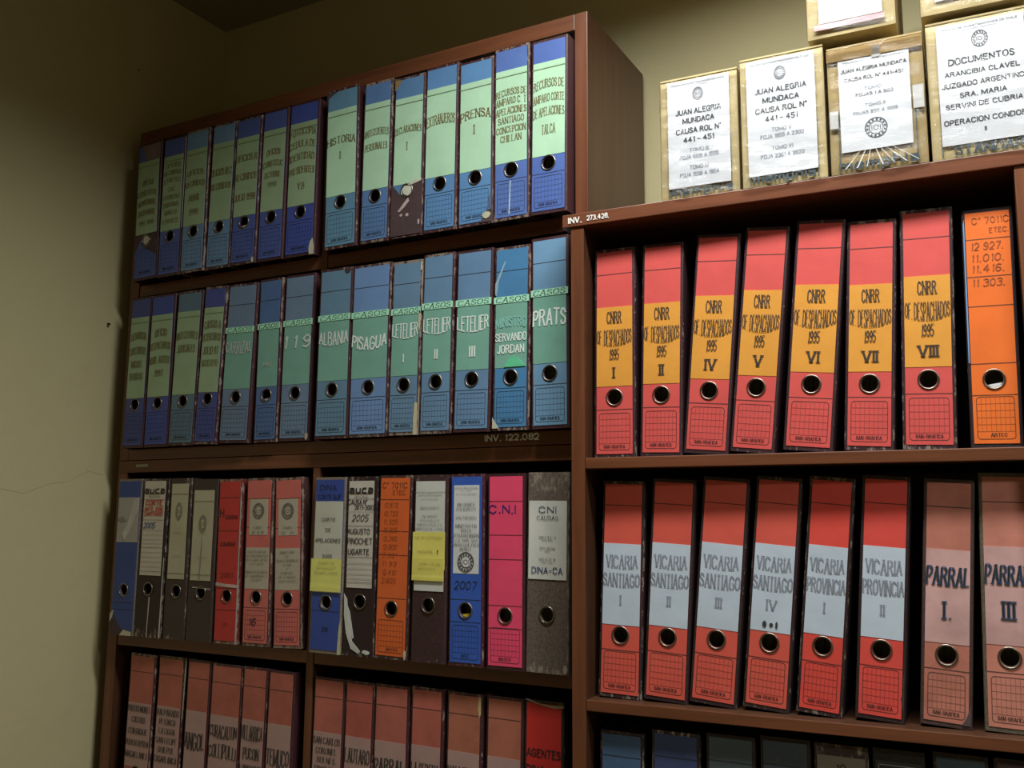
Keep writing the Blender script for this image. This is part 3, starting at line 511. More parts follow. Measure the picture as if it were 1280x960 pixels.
FD.append(dict(pap=(34, 88, 190), cov=(72, 34, 44), worn=.6, lines=(.34, .225), hole=.285, inhole=(220, 200, 30), iw=.004, brand='ARTEC', bw=.22, label='royal blue file with a white police slip and handwritten 2007',
    ptext=[('2007', .415, .04, .62, dict(s='hand', c=(14, 26, 60), th=.11, slant=.2))],
    labs=[(.475, .94, (220, 222, 220), .0085, [('POLICIA DE INVESTIGACIONES', .925, .008, .7, dict(c=(120, 120, 116))), ('DE CHILE', .912, .007, .3, dict(c=(120, 120, 116))), ('JEFATURA NACIONAL', .893, .007, .65, dict(c=(120, 120, 116))), ('INFORMES', .838, .016, .5, dict(c=(110, 110, 110))), ('POLICIALES', .815, .016, .55, dict(c=(110, 110, 110))), ('VALPARAISO', .768, .014, .6, dict(c=(120, 120, 120))), ('MINISTRO EN', .725, .016, .6, dict(c=(110, 110, 110))), ('VISITA', .70, .016, .3, dict(c=(110, 110, 110))), ('EXTRAORDINARIA', .675, .016, .82, dict(c=(110, 110, 110))), ('S.I. ILTMA. SRA.', .65, .015, .75, dict(c=(110, 110, 110))), ('MARIA QUEZADA', .626, .015, .8, dict(c=(110, 110, 110))), ('MUNOZ', .603, .015, .32, dict(c=(110, 110, 110))), ('@', .535, .105, .48, dict(c=(44, 44, 46), m2=paper((220, 222, 220))))])]))
FD.append(dict(pap=(246, 66, 112), cov=(60, 30, 36), worn=.5, lines=(.855, .68, .555, .32, .205), hole=.27, dirt=.1, iw=.0045, brand='ARTEC', bw=.32, label='hot pink file marked C.N.I in blue pen', ptext=[('C.N.I', .815, .04, .68, dict(s='hand', c=(70, 20, 110), x=-.08, th=.17, jit=.3))]))
FD.append(dict(cov=(104, 92, 84), worn=.5, hole=.285, label='bare grey board file with a white slip marked CNI CAUSAS, ending the mixed row', labs=[(.46, .855, (226, 228, 220), .0035, [('CNI', .81, .03, .4, dict(s='hand', c=(40, 56, 110), th=.14)), ('CAUSAS', .768, .02, .5, {}), ('118.545-2', .67, .013, .4, {}), ('(1994-1995)', .655, .008, .3, {}), ('120.050A', .615, .013, .36, {}), ('(1995)', .60, .008, .18, {}), ('145.671-4', .56, .013, .4, {}), ('(1996-1997)', .545, .008, .34, {}), ('DINA-CA', .505, .03, .72, dict(s='hand', c=(40, 56, 110), th=.14))])],
    torn=[((170, 160, 145), ragged(.38, .5, .0, .05), -.0012)]))
# --- lowest visible row at left
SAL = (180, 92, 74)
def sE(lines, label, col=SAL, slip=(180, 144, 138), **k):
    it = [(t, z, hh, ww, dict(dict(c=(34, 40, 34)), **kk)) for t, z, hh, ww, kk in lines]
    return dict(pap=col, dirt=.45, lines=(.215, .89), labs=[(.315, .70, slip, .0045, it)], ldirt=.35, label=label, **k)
FE = [
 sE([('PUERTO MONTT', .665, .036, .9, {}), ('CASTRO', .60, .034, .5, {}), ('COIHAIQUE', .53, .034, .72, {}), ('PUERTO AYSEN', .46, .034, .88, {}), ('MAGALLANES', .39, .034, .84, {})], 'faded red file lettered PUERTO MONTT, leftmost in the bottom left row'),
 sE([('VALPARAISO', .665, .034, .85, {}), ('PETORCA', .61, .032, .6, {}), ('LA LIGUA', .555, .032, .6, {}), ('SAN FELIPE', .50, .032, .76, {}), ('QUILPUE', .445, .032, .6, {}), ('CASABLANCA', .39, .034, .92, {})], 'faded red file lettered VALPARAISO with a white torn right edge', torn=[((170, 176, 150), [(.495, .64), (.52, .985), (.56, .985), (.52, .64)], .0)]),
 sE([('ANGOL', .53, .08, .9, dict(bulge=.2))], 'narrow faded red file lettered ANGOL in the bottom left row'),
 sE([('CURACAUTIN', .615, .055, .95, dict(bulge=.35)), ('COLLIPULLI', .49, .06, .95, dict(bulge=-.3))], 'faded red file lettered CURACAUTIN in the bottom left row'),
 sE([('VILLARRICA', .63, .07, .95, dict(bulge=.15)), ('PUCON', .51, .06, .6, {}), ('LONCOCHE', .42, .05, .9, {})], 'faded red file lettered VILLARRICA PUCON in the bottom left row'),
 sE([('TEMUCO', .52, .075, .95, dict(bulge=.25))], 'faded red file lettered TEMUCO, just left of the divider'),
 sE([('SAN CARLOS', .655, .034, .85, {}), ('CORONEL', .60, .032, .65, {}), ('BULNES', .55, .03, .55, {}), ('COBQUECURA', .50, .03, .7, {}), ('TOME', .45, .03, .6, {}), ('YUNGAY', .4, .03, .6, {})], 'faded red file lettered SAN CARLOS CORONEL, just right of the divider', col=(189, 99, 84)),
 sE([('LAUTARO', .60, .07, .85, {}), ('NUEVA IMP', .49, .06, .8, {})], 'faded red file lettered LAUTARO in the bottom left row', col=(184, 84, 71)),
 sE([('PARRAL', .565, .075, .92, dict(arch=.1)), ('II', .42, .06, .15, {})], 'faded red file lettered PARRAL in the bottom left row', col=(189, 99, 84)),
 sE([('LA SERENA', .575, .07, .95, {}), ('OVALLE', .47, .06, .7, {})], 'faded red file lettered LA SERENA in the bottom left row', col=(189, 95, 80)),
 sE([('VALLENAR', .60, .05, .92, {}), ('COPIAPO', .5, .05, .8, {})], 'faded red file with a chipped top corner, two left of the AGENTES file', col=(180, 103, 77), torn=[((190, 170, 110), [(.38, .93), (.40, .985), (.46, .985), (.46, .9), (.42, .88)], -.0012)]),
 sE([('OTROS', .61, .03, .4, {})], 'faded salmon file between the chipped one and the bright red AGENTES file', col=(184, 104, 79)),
 dict(pap=(214, 22, 16), grid=True, dirt=.1, lines=(.52, .215), cov=(46, 40, 38), worn=.6, ptext=[('AGENTES', .745, .036, .85, dict(s='hand', c=(60, 8, 12), th=.2)), ('DINA', .665, .036, .45, dict(s='hand', c=(60, 8, 12), th=.2, x=-.2))], label='bright red file handwritten AGENTES DINA, right end of the bottom left row',
      torn=[((190, 186, 176), [(-.5, 1.0), (-.3, .988), (.0, .975), (.25, .968), (.5, .975), (.5, .985), (.2, .98), (-.1, .985), (-.4, 1.0)], -.0014)])]
# --- right bookcase
def sF(n, label, **k):
    it = [('CNRR', .665, .052, .34, dict(th=.17)), ('OF. DESPACHADOS', .575, .056, .95, dict(bulge=.35, th=.17)), ('1995', .487, .048, .22, dict(slant=.06, th=.17)), (n, .40, .045, .8, dict(align='n', th=.2))]
    for t in it: t[4].setdefault('c', (52, 34, 14))
    return dict(pap=(222, 80, 74), dirt=.08, ldirt=.08, lines=(.225, .875), labs=[(.335, .715, (232, 158, 48), .0045, it)], label=label, cov=(58, 34, 40), worn=.3, **k)
FF = [sF('I', 'red file with orange slip numbered I, leftmost on the upper right shelf'), sF('II', 'red file with orange slip numbered II'), sF('IV', 'leaning red file with orange slip numbered IV'), sF('V', 'leaning red file with orange slip numbered V'),
      sF('VI', 'leaning red file with orange slip numbered VI'), sF('VII', 'red file with orange slip numbered VII under glossy tape'), sF('VIII', 'red file with orange slip numbered VIII'),
      dict(pap=(244, 112, 10), dirt=.08, lines=(.87, .71, .585, .345, .215), cov=(44, 30, 34), worn=.3, brand='ARTEC', bw=.3, bx=.003, hole=.28, inhole=(225, 225, 225), label='orange file with four handwritten numbers, right end of the upper right shelf', iw=.0045,
           ptext=[('C° 7011C', .95, .026, .7, dict(s='hand', c=(150, 76, 10), th=.12, x=.06)), ('ETEC.', .905, .02, .36, dict(s='hand', c=(120, 60, 10), x=.22, th=.12))] + [(t, z, .03, .62, dict(s='hand', c=(140, 66, 12), x=-.02, th=.11, slant=.12)) for t, z in (('12 927.', .84), ('11.010.', .79), ('11.416.', .745), ('11 303.', .685))],
           torn=[((110, 160, 215), [(-.47, .35), (-.445, .35), (-.445, .96), (-.47, .94)], -.0012)])]
def sG(a, b_, n, label, **k):
    c = (128, 134, 146)
    it = [(a, .625, .050, .72, dict(c=c, bulge=.15, th=.10)), (b_, .54, .052, .88, dict(c=c, bulge=.12, th=.10)), (n, .445, .04, .8, dict(c=c, align='n', th=.14))]
    return dict(pap=k.pop('col', (222, 84, 66)), dirt=.12, ldirt=.08, lines=(.215, .885), labs=[(.33, .705, (198, 212, 226), .0045, it)], label=label, cov=(50, 34, 36), worn=.45, **k)
FG = [sG('VICARIA', 'SANTIAGO', 'I', 'red file with white slip lettered VICARIA SANTIAGO I'), sG('VICARIA', 'SANTIAGO', 'II', 'red file with white slip lettered VICARIA SANTIAGO II'), sG('VICARIA', 'SANTIAGO', 'III', 'red file with white slip lettered VICARIA SANTIAGO III'),
      sG('VICARIA', 'SANTIAGO', 'IV', 'red file with white slip lettered VICARIA SANTIAGO IV', torn=[((30, 30, 30), ragged(-.18, -.08, .345, .375), -.0019), ((30, 30, 30), ragged(-.03, .06, .35, .37), -.0019), ((30, 30, 30), ragged(.1, .16, .345, .38), -.0019)]),
      sG('VICARIA', 'PROVINCIA', 'I', 'red file with white slip lettered VICARIA PROVINCIA I', col=(226, 66, 52)), sG('VICARIA', 'PROVINCIA', 'II', 'red file with white slip lettered VICARIA PROVINCIA II', col=(228, 70, 58), torn=[((40, 28, 30), [(.47, .21), (.43, .17), (.45, .13), (.41, .1), (.47, .04)], -.0012)])]
def par(n, label, **k):
    it = []
    for dx, dz, c in ((.0009, .0016, (40, 60, 104)), (0, 0, (34, 46, 34))):
        it += [('PARRAL', .60, .07, .88, dict(c=c, th=.11, arch=-.04, slant=.05, dx=dx, dz=dz)), (n, .46, .065, .8, dict(c=c, dx=dx, dz=dz, align='n', th=.13))]
    return dict(dirt=.5, ldirt=.45, lines=(.225, .885), labs=[(.33, .71, (214, 168, 164), .0045, it)], label=label, **k)
FG += [par('I.', 'faded stained file lettered PARRAL I.', pap=(196, 118, 98), cov=(74, 56, 54), torn=[((70, 52, 52), [(.47, .1), (.47, .015), (.3, .015), (.4, .05)], -.0012)]), par('III', 'faded pink file lettered PARRAL III, at the right edge of the photograph', pap=(214, 134, 114), cov=(96, 88, 74))]
def sH(col, label, **k): return dict(pap=col, dirt=.3, lines=(.89, .225), label=label, cov=(44, 30, 30), worn=.5, **k)
FH = [sH((54, 88, 124), 'steel blue file, leftmost in the bottom right row'), sH((40, 58, 104), 'navy blue file with worn corners, second in the bottom right row'), sH((60, 74, 80), 'grey blue file, third in the bottom right row'), sH((44, 58, 70), 'dark slate file, fourth in the bottom right row'),
      dict(cov=(56, 44, 42), label='brown file with a pale slip numbered 10 in the bottom right row', labs=[(.5, .955, (120, 112, 98), .004, [('10', .915, .02, .16, dict(s='sans'))])]),
      dict(cov=(30, 28, 28), label='black file with a thin white outlined frame in the bottom right row', labs=[(.5, .955, (30, 30, 30), .004, [('=', .94, .003, .72, dict(c=(150, 150, 145))), ('=', .73, .42, .014, dict(c=(150, 150, 145), x=-.38)), ('=', .73, .42, .014, dict(c=(150, 150, 145), x=.38)), ('auca', .91, .03, .5, dict(s='sans', c=(150, 150, 145)))])]),
      sH((40, 64, 76), 'dark teal file near the right end of the bottom right row'), sH((62, 36, 44), 'dark maroon file, rightmost in the bottom right row')]
POS = {
'B':[(-1.0381, 0.0738, 0.3127, -0.009, 0.03), (-0.9666, 0.0676, 0.3113, -0.0012, 0.03), (-0.8967, 0.0691, 0.3137, -0.0019, 0.03), (-0.8272, 0.0684, 0.315, 0.0028, 0.026), (-0.7573, 0.0692, 0.3137, 0.0025, 0.026), (-0.6881, 0.0674, 0.3178, 0.0024, 0.022), (-0.6148, 0.0766, 0.3206, 0.0019, 0.018), (-0.5072, 0.0788, 0.3237, -0.0041, 0.025), (-0.4267, 0.0674, 0.3181, 0.002, 0.025), (-0.3544, 0.0701, 0.3119, 0.0029, 0.025), (-0.2819, 0.0715, 0.3158, 0.0019, 0.025), (-0.2067, 0.0724, 0.3096, -0.0005, 0.025), (-0.1343, 0.0709, 0.3167, -0.0003, 0.025), (-0.0629, 0.0701, 0.3135, 0.0028, 0.025)],
'C':[(-1.0534, 0.0633, 0.3276, 0.0022, 0.022), (-0.9832, 0.0716, 0.3271, 0.0002, 0.022), (-0.91, 0.0733, 0.3249, 0.0074, 0.022), (-0.8413, 0.0624, 0.326, 0.0122, 0.022), (-0.7667, 0.0799, 0.3243, 0.0095, 0.018), (-0.6865, 0.0604, 0.328, 0.0002, 0.014), (-0.6174, 0.076, 0.3284, 0.0034, 0.01), (-0.5165, 0.079, 0.3253, 0.002, 0.022), (-0.432, 0.0879, 0.323, 0.0017, 0.022), (-0.3541, 0.0663, 0.3187, 0.0047, 0.022), (-0.2855, 0.0669, 0.3234, 0.0035, 0.022), (-0.2119, 0.0737, 0.3204, 0.0051, 0.022), (-0.1351, 0.0697, 0.3164, 0.0028, 0.022), (-0.0603, 0.0702, 0.323, -0.0013, 0.022)],
'D':[(-1.0525, 0.072, 0.3216, 0.0004, 0.02), (-0.9769, 0.0776, 0.321, 0.0017, 0.02), (-0.9041, 0.0611, 0.3211, 0.0001, 0.018), (-0.8378, 0.0694, 0.3182, 0.0007, 0.016), (-0.7665, 0.062, 0.3168, -0.0041, 0.014), (-0.6915, 0.0688, 0.3179, -0.0041, 0.011), (-0.6142, 0.0693, 0.3169, -0.0115, 0.008), (-0.5154, 0.0739, 0.3161, 0.0021, 0.02), (-0.441, 0.0699, 0.3162, 0.0004, 0.02), (-0.3704, 0.0696, 0.3167, 0.0039, 0.02), (-0.2929, 0.07, 0.3166, 0.0012, 0.02), (-0.2181, 0.067, 0.3166, -0.0006, 0.02), (-0.1425, 0.0712, 0.316, -0.0002, 0.02), (-0.0678, 0.075, 0.3161, 0.0034, 0.02)],
'E':[(-1.0087, 0.0754, 0.325, 0.004, 0.0), (-0.9252, 0.0738, 0.3257, 0.004, 0.0), (-0.8479, 0.0637, 0.3245, 0.004, 0.0), (-0.7732, 0.0811, 0.3216, 0.004, 0.0), (-0.6997, 0.0631, 0.3215, 0.004, 0.0), (-0.6337, 0.0645, 0.3198, 0.004, 0.0), (-0.5202, 0.0716, 0.3166, 0.004, 0.0), (-0.4514, 0.0644, 0.3157, 0.004, 0.0), (-0.3817, 0.0734, 0.3156, 0.004, 0.0), (-0.3082, 0.0662, 0.3175, 0.004, 0.0), (-0.2335, 0.0691, 0.3158, 0.004, 0.0), (-0.1569, 0.0691, 0.3158, 0.004, 0.0), (-0.0853, 0.0702, 0.3167, 0.004, 0.0)],
'F':[(0.0623, 0.068, 0.3322, 0.0032, -0.03), (0.1358, 0.0664, 0.3304, 0.009, -0.03), (0.2039, 0.0676, 0.3329, 0.0282, -0.03), (0.2718, 0.0646, 0.3344, 0.0335, -0.03), (0.3497, 0.0688, 0.3346, 0.0315, -0.03), (0.4321, 0.0669, 0.3256, 0.0183, -0.03), (0.507, 0.0687, 0.3324, 0.012, -0.03), (0.5899, 0.0637, 0.3229, 0.0061, -0.03)],
'G':[(0.0653, 0.0681, 0.3212, 0.0111, -0.032), (0.1355, 0.0672, 0.3222, 0.0202, -0.032), (0.2052, 0.0687, 0.323, 0.0289, -0.032), (0.2795, 0.0644, 0.3228, 0.0301, -0.032), (0.3507, 0.0609, 0.3219, 0.0309, -0.032), (0.4279, 0.0622, 0.3226, 0.0238, -0.032), (0.5086, 0.0629, 0.3171, 0.0211, -0.032), (0.5829, 0.0625, 0.3248, 0.0107, -0.032)],
'H':[(0.0685, 0.0671, 0.3136, 0.004, -0.02), (0.1497, 0.0707, 0.3215, 0.004, -0.02), (0.2281, 0.0685, 0.3247, 0.004, -0.02), (0.3025, 0.0671, 0.3284, 0.004, -0.02), (0.3748, 0.0689, 0.3267, 0.004, -0.02), (0.4459, 0.0635, 0.3276, 0.004, -0.02), (0.5185, 0.0644, 0.3301, 0.004, -0.02), (0.5857, 0.0601, 0.33, 0.004, -0.02)],

}
for k_, n_ in ((FB, 7), (FC, 4)):        # left-hand slips: olive hue of their own, with the dimmer light darkened into it
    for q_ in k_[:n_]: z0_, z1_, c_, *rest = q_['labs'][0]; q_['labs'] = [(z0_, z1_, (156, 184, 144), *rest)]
FL = {'B': 0.5151, 'C': 0.1515, 'D': -0.2358, 'F': 0.099, 'G': -0.2586, 'E': -0.598, 'H': -0.617}
def nudge(k, i, dx, dw):
    p = POS[k][i]; POS[k][i] = (p[0] + dx, p[1] + dw) + p[2:]
for a_ in (('F', 5, -.001, -.0015), ('F', 6, .0008, -.0015), ('F', 7, -.0015, -.0015), ('G', 6, -.0008, -.0012), ('G', 7, .0004, -.0012)): nudge(*a_)
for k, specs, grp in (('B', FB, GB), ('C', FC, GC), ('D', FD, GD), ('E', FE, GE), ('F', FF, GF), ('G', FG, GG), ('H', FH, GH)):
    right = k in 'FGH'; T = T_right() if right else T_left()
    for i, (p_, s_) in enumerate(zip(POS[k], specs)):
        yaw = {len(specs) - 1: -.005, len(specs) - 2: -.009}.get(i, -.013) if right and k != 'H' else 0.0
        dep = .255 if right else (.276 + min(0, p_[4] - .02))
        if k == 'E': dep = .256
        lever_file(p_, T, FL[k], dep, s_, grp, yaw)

# ------------------------------------------------------------------ cardboard boxes
def card(c=(196, 176, 126)):
    k = ('card', c)
    if k not in MC:
        m = bpy.data.materials.new('cardboard'); nt, b = nodes(m); v = objvec(nt, (1, 1, 1), True)
        n1 = noise(nt, 14, 5, v); n2 = noise(nt, 1, 2, objvec(nt, (420, 30, 3)))
        L = lin(c); nt.links.new(mixcol(nt, ramp(nt, n1, .35, .7), tuple(x * .8 for x in L[:3]) + (1,), L), b.inputs['Base Color']); b.inputs['Roughness'].default_value = .7
        bump(nt, b, n2, .3, .001); MC[k] = m
    return MC[k]
def wrap_mat():
    if 'wrap' not in MC:
        m = bpy.data.materials.new('clear_film'); m.use_nodes = True; nt = m.node_tree; nt.nodes.clear()
        out = nt.nodes.new('ShaderNodeOutputMaterial'); mx = nt.nodes.new('ShaderNodeMixShader'); tr = nt.nodes.new('ShaderNodeBsdfTransparent'); gl = nt.nodes.new('ShaderNodeBsdfGlossy')
        gl.inputs['Roughness'].default_value = .13; gl.inputs['Color'].default_value = (1, 1, 1, 1)
        v = objvec(nt, (9, 9, 30), True); nz = noise(nt, 1.6, 5, v, .65)
        bp_ = nt.nodes.new('ShaderNodeBump'); bp_.inputs['Strength'].default_value = 1; bp_.inputs['Distance'].default_value = .006; nt.links.new(nz, bp_.inputs['Height'])
        nt.links.new(bp_.outputs[0], gl.inputs['Normal']); fr = nt.nodes.new('ShaderNodeFresnel'); fr.inputs[0].default_value = 1.5; nt.links.new(bp_.outputs[0], fr.inputs['Normal'])
        mr = nt.nodes.new('ShaderNodeMath'); mr.operation = 'MULTIPLY'; mr.inputs[1].default_value = .42; nt.links.new(fr.outputs[0], mr.inputs[0]); nt.links.new(mr.outputs[0], mx.inputs[0]); nt.links.new(tr.outputs[0], mx.inputs[1]); nt.links.new(gl.outputs[0], mx.inputs[2]); nt.links.new(mx.outputs[0], out.inputs[0]); MC['wrap'] = m
    return MC['wrap']
DK = (34, 38, 50); GY = (150, 154, 166); BOXLET = (70, 86, 84)
def carton(x, z, w_, h, d, y, label, sheet, items, name='cardboard_box', under=None, lean=0.0, tape=None, wrapk=True, flap=.006, yaw=0.0, board=(196, 176, 126)):
    """x,z = left bottom of the front in the right bookcase's frame; sheet = (x0,x1,z0,z1) fractions"""
    M = T_right() @ Matrix.Translation((x + w_ / 2, y, z + .0004 + w_ / 2 * abs(math.sin(lean)))) @ Matrix.Rotation(yaw, 4, 'Z') @ Matrix.Rotation(lean, 4, 'Y')
    e = empty(name, M.to_translation(), M.to_euler()); tag(e, label, 'box', 'cardboard boxes stacked on the right bookcase')
    mb = MB(); cm = card(board); a, b_ = -w_ / 2, w_ / 2; ny, nz = 4, 6
    # body with slightly bulged faces
    def P(u, v, t):
        k = .0035 * (1 - (2 * v - 1) ** 2) * (1 - (2 * u - 1) ** 2)
        return u, v, t, k
    n = 6; vs = []; fs = []
    def face(f):
        o = len(vs)
        for i in range(n + 1):
            for j in range(n + 1):
                u, v = i / n, j / n; k = (1 - (2 * u - 1) ** 2) * (1 - (2 * v - 1) ** 2); vs.append(f(u, v, k))
        for i in range(n):
            for j in range(n): q = o + i * (n + 1) + j; fs.append((q, q + n + 1, q + n + 2, q + 1))
    face(lambda u, v, k: (a + (b_ - a) * u, -.0012 * k, h * v)); face(lambda u, v, k: (b_ - (b_ - a) * u, d + .002 * k, h * v))
    face(lambda u, v, k: (b_ + .0003 * k, d * u, h * v)); face(lambda u, v, k: (a - .0003 * k, d - d * u, h * v)); face(lambda u, v, k: (a + (b_ - a) * u, d * v, h + .001 * k)); face(lambda u, v, k: (b_ - (b_ - a) * u, d * v, 0))
    mb.add(vs, fs, cm); body = mb.build('carton_body', e)
    for yy0, yy1, tilt in ((.0, d * .49, flap), (d * .51, d, flap * .6)):
        mb = MB(); zt = h + .0022; t = .0025; yh = yy0 if yy0 == 0 else yy1; yf = yy1 if yy0 == 0 else yy0
        mb.add([(a, yh, zt), (b_, yh, zt), (b_, yf, zt + tilt * 2), (a, yf, zt + tilt * 1.4), (a, yh, zt + t), (b_, yh, zt + t), (b_, yf, zt + tilt * 2 + t), (a, yf, zt + tilt * 1.4 + t)],
               [(0, 3, 2, 1), (4, 5, 6, 7), (0, 1, 5, 4), (1, 2, 6, 5), (2, 3, 7, 6), (3, 0, 4, 7)], cm); mb.build('flap', e)
    if under:
        mb = MB(); write(mb, under[0], under[1] * w_, under[2], under[3] * w_, under[4], -.0022, ink((58, 74, 82)), 'sans' if under[0].islower() else 'serif', th=.24)
        f = ink((74, 86, 84))
        for xx in (-.40, .40): quad(mb, xx * w_ - .0008, xx * w_ + .0008, .002, .09, -.0021, f)
        mb.build('printed_lettering', body)['kind'] = 'stuff'
    mb = MB(); sx0, sx1, sz0, sz1 = [q * (w_ if i < 2 else h) for i, q in enumerate(sheet)]
    mb.box((sx0, -.0034, sz0), (sx1, -.0026, sz1), paper((232, 234, 240), .06, .5)); sh = mb.build('label_sheet', e)
    mb = MB(); cx = (sx0 + sx1) / 2; sw = sx1 - sx0; shh = sz1 - sz0
    for it in items:
        t, zf, hf, wf = it[:4]; o = dict(it[4]) if len(it) > 4 else {}; c = o.pop('c', DK); xo = o.pop('x', 0)
        if t == '@': emblem(mb, cx + xo * sw, sz0 + zf * shh, wf * sw / 2, hf * shh / 2, -.0037, ink((66, 72, 84)), paper((232, 234, 240), .06, .5)); continue
        if t == '=': quad(mb, cx - wf * sw / 2, cx + wf * sw / 2, sz0 + (zf - hf / 2) * shh, sz0 + (zf + hf / 2) * shh, -.0036, ink(c)); continue
        write(mb, t, cx + xo * sw, sz0 + zf * shh, wf * sw, hf * shh, -.0037, ink(c), 'sans', **dict(dict(th=.2), **o))
    mb.build('lettering', sh)['kind'] = 'stuff'
    if tape:
        for (x0_, x1_, z0_, z1_, c, nm) in tape:
            mb = MB(); mb.box((x0_ * w_, -.0046, z0_ * h), (x1_ * w_, -.0040, z1_ * h), paper(c, .15, .18)); mb.build(nm, e)
    if wrapk:
        # creased clear film drawn round the front and sides
        mb = MB(); nu, nv = 44, 56; vs = []; fs = []; rr = random.Random(int(x * 1000) + int(z * 100)); L_ = w_ + .08
        cr = [(rr.uniform(-.6, 1.6), rr.uniform(0, 1), rr.uniform(-.6, .6), rr.uniform(.0008, .0026), rr.uniform(12, 30)) for _ in range(22)]
        for j in range(nv + 1):
            v = j / nv
            for i in range(nu + 1):
                s_ = -.04 + L_ * i / nu; u = i / nu
                hgt = sum(am * max(0, 1 - abs((v - b0) - sl * (u - a0)) * fr_) for a0, b0, sl, am, fr_ in cr)
                if s_ < 0: p_ = (a - .0009 - hgt * .2, -s_ - .005, 0)
                elif s_ > w_: p_ = (b_ + .0009 + hgt * .2, s_ - w_ - .005, 0)
                else: p_ = (a + s_, -.0054 - hgt, 0)
                vs.append((p_[0], p_[1], .002 + (h - .003) * v))
        for j in range(nv):
            for i in range(nu): q = j * (nu + 1) + i; fs.append((q, q + 1, q + nu + 2, q + nu + 1))
        mb.add(vs, fs, wrap_mat()); mb.build('clear_film', e, smooth=True)
    return e
HDR = [('POLICIA DE INVESTIGACIONES DE CHILE', .965, .015, .86, dict(c=(120, 124, 136))), ('JEFATURA NACIONAL', .942, .009, .4, dict(c=(150, 152, 160)))]
carton(.153, RT, .119, .190, .24, .004, 'leftmost cardboard box on top of the right bookcase, slip for TOMO III and IV', (-.40, .40, .085, .985),
       HDR + [('@', .855, .125, .17), ('JUAN ALEGRIA', .70, .045, .72), ('MUNDACA', .615, .045, .5), ('CAUSA ROL N°', .52, .045, .72), ('441 - 451', .435, .045, .48), ('TOMO III', .335, .032, .30, dict(c=GY)), ('FOJA 1006 A 1505', .275, .032, .62, dict(c=GY)), ('TOMO IV', .175, .032, .30, dict(c=GY)), ('FOJA 1506 A 1954', .11, .032, .62, dict(c=GY))], under=('memphis', .02, .0110, .78, .012), flap=.004)
carton(.2775, RT, .1195, .196, .24, .000, 'second cardboard box from the left on the bookcase, slip for TOMO V and VI', (-.42, .40, .075, .985),
       HDR + [('@', .86, .12, .17), ('JUAN ALEGRIA', .725, .042, .74), ('MUNDACA', .64, .042, .52), ('CAUSA ROL N°', .555, .042, .74), ('441 - 451', .475, .042, .46), ('TOMO V', .38, .03, .28, dict(c=GY)), ('FOJA 1955 A 2300', .325, .03, .62, dict(c=GY)), ('TOMO VI', .22, .03, .30, dict(c=GY)), ('FOJA 2301 A 2522', .155, .03, .62, dict(c=GY))], under=('memphis', .0, .0125, .72, .014), flap=.0028)
carton(.4022, RT, .1265, .186, .24, .000, 'brown box in shiny film, with a round stamp low on its white slip', (-.38, .36, .16, .90),
       [('POLICIA DE INVESTIGACIONES', .965, .016, .86, dict(c=(120, 124, 136))), ('JUAN ALEGRIA MUNDACA', .875, .036, .92), ('CAUSA ROL N° 441-451', .775, .036, .82), ('TOMO I', .655, .03, .28, dict(c=(110, 116, 130))), ('FOJAS 1 A 506', .595, .03, .52, dict(c=(110, 116, 130))), ('TOMO II', .475, .03, .28, dict(c=(130, 134, 146))), ('FOJAS 507 A 1005', .40, .03, .62, dict(c=GY)), ('@', .22, .22, .32)],
       under=('memphis', -.0, .0125, .8, .014), tape=[(-.5, .5, .90, .995, (150, 122, 74), 'packing_tape'), (-.02, .07, .88, .97, (205, 206, 205), 'tape_scrap'), (.38, .49, .42, .60, (214, 214, 212), 'tape_scrap'), (-.49, -.40, .36, .50, (214, 214, 212), 'tape_scrap')], flap=.004, board=(172, 148, 98))
# the gathered ends of the film, fanning out under the slip of the wrapped box
M_ = T_right() @ Matrix.Translation((.4022 + .1265 / 2, 0, RT)); fan = [o for o in bpy.data.objects if o.name == 'cardboard_box.002'][0]
for i_, (xa_, xb_, wd_) in enumerate(((-.022, -.045, .004), (-.016, -.030, .006), (-.010, -.016, .003), (-.004, .004, .005), (.002, .020, .003), (.008, .034, .006), (.016, .050, .004))):
    mb = MB(); mb.add([(xa_, -.0075, .030), (xa_ + .001, -.0075, .030), (xb_ + wd_, -.0092, .003), (xb_, -.0085, .003)], [(0, 3, 2, 1)], wrap_mat())
    mb.add([(xa_ + .0004, -.0080, .030), (xa_ + .0010, -.0080, .030), (xb_ + wd_ * .5, -.0098, .003), (xb_ + wd_ * .25, -.0098, .003)], [(0, 3, 2, 1)], paper((232, 232, 226), .05, .2)); mb.build('film_fold', fan)
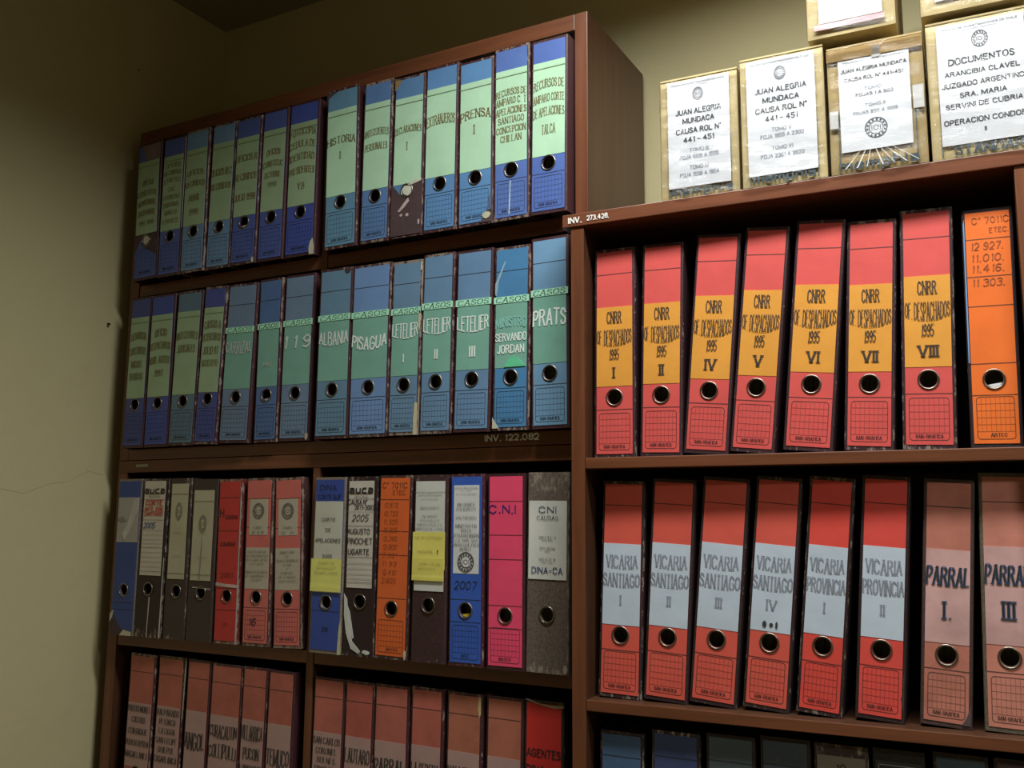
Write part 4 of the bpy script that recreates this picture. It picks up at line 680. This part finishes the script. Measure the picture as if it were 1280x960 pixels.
carton(.5335, RT, .130, .194, .24, .002, 'cardboard box lettered DOCUMENTOS and OPERACION CONDOR II, at the right edge', (-.40, .42, .09, .975),
       HDR + [('@', .845, .14, .19), ('DOCUMENTOS', .685, .047, .74), ('ARANCIBIA CLAVEL', .585, .036, .84), ('JUZGADO ARGENTINO', .49, .036, .92), ('SRA. MARIA', .40, .036, .52), ('SERVINI DE CUBRIA', .315, .036, .86), ('OPERACION CONDOR', .185, .038, .92), ('II', .10, .032, .3, dict(align='n'))], under=('STANDARD', .08, .010, .72, .013), flap=.003)
Z2 = RT + .2075
carton(.378, Z2, .119, .185, .24, -.004, 'upper cardboard box resting across the TOMO V box and the film wrapped box', (-.36, .36, .11, .97),
       HDR + [('@', .86, .12, .17), ('JUAN ALEGRIA', .72, .042, .74), ('CAUSA ROL N°', .60, .042, .74), ('TOMO III', .43, .032, .42, dict(c=(140, 150, 190))), ('TOMO VI', .30, .032, .42, dict(c=(150, 160, 200))), ('FOJAS', .17, .032, .38, dict(c=(160, 168, 200)))], tape=[(-.42, .38, .055, .10, (226, 190, 196), 'tape_scrap')], wrapk=True)
carton(.5295, Z2 + .001, .130, .19, .24, -.004, 'upper cardboard box on the OPERACION CONDOR box, cut off by the top right corner', (-.36, .42, .085, .97),
       HDR + [('DOCUMENTOS', .72, .045, .74), ('OPERACION CONDOR', .3, .04, .9), ('CONDOR', .06, .035, .55, dict(c=(90, 96, 130)))])
nail(-.0223, .433, 'small dark bent nail in the cream wall beside the second shelf')
nail(.0125, 1.047, 'tiny dark nail high on the cream wall above the bookcase corner', .6)
wl = bpy.data.objects['wall_left']; mb = MB(); cr = ink((170, 160, 122)); yz = [(-.42, .035), (-.36, .062), (-.30, .052), (-.24, .060), (-.19, .052), (-.137, .073), (-.09, .080), (-.045, .104), (-.01, .098), (.03, .112)]
for (y0, z0), (y1, z1) in zip(yz, yz[1:]): mb.add([(WX + .0004, y0, z0 - .0003), (WX + .0004, y1, z1 - .0003), (WX + .0004, y1, z1 + .0004), (WX + .0004, y0, z0 + .0004)], [(0, 1, 2, 3)], cr)
mb.build('plaster_crack', wl)
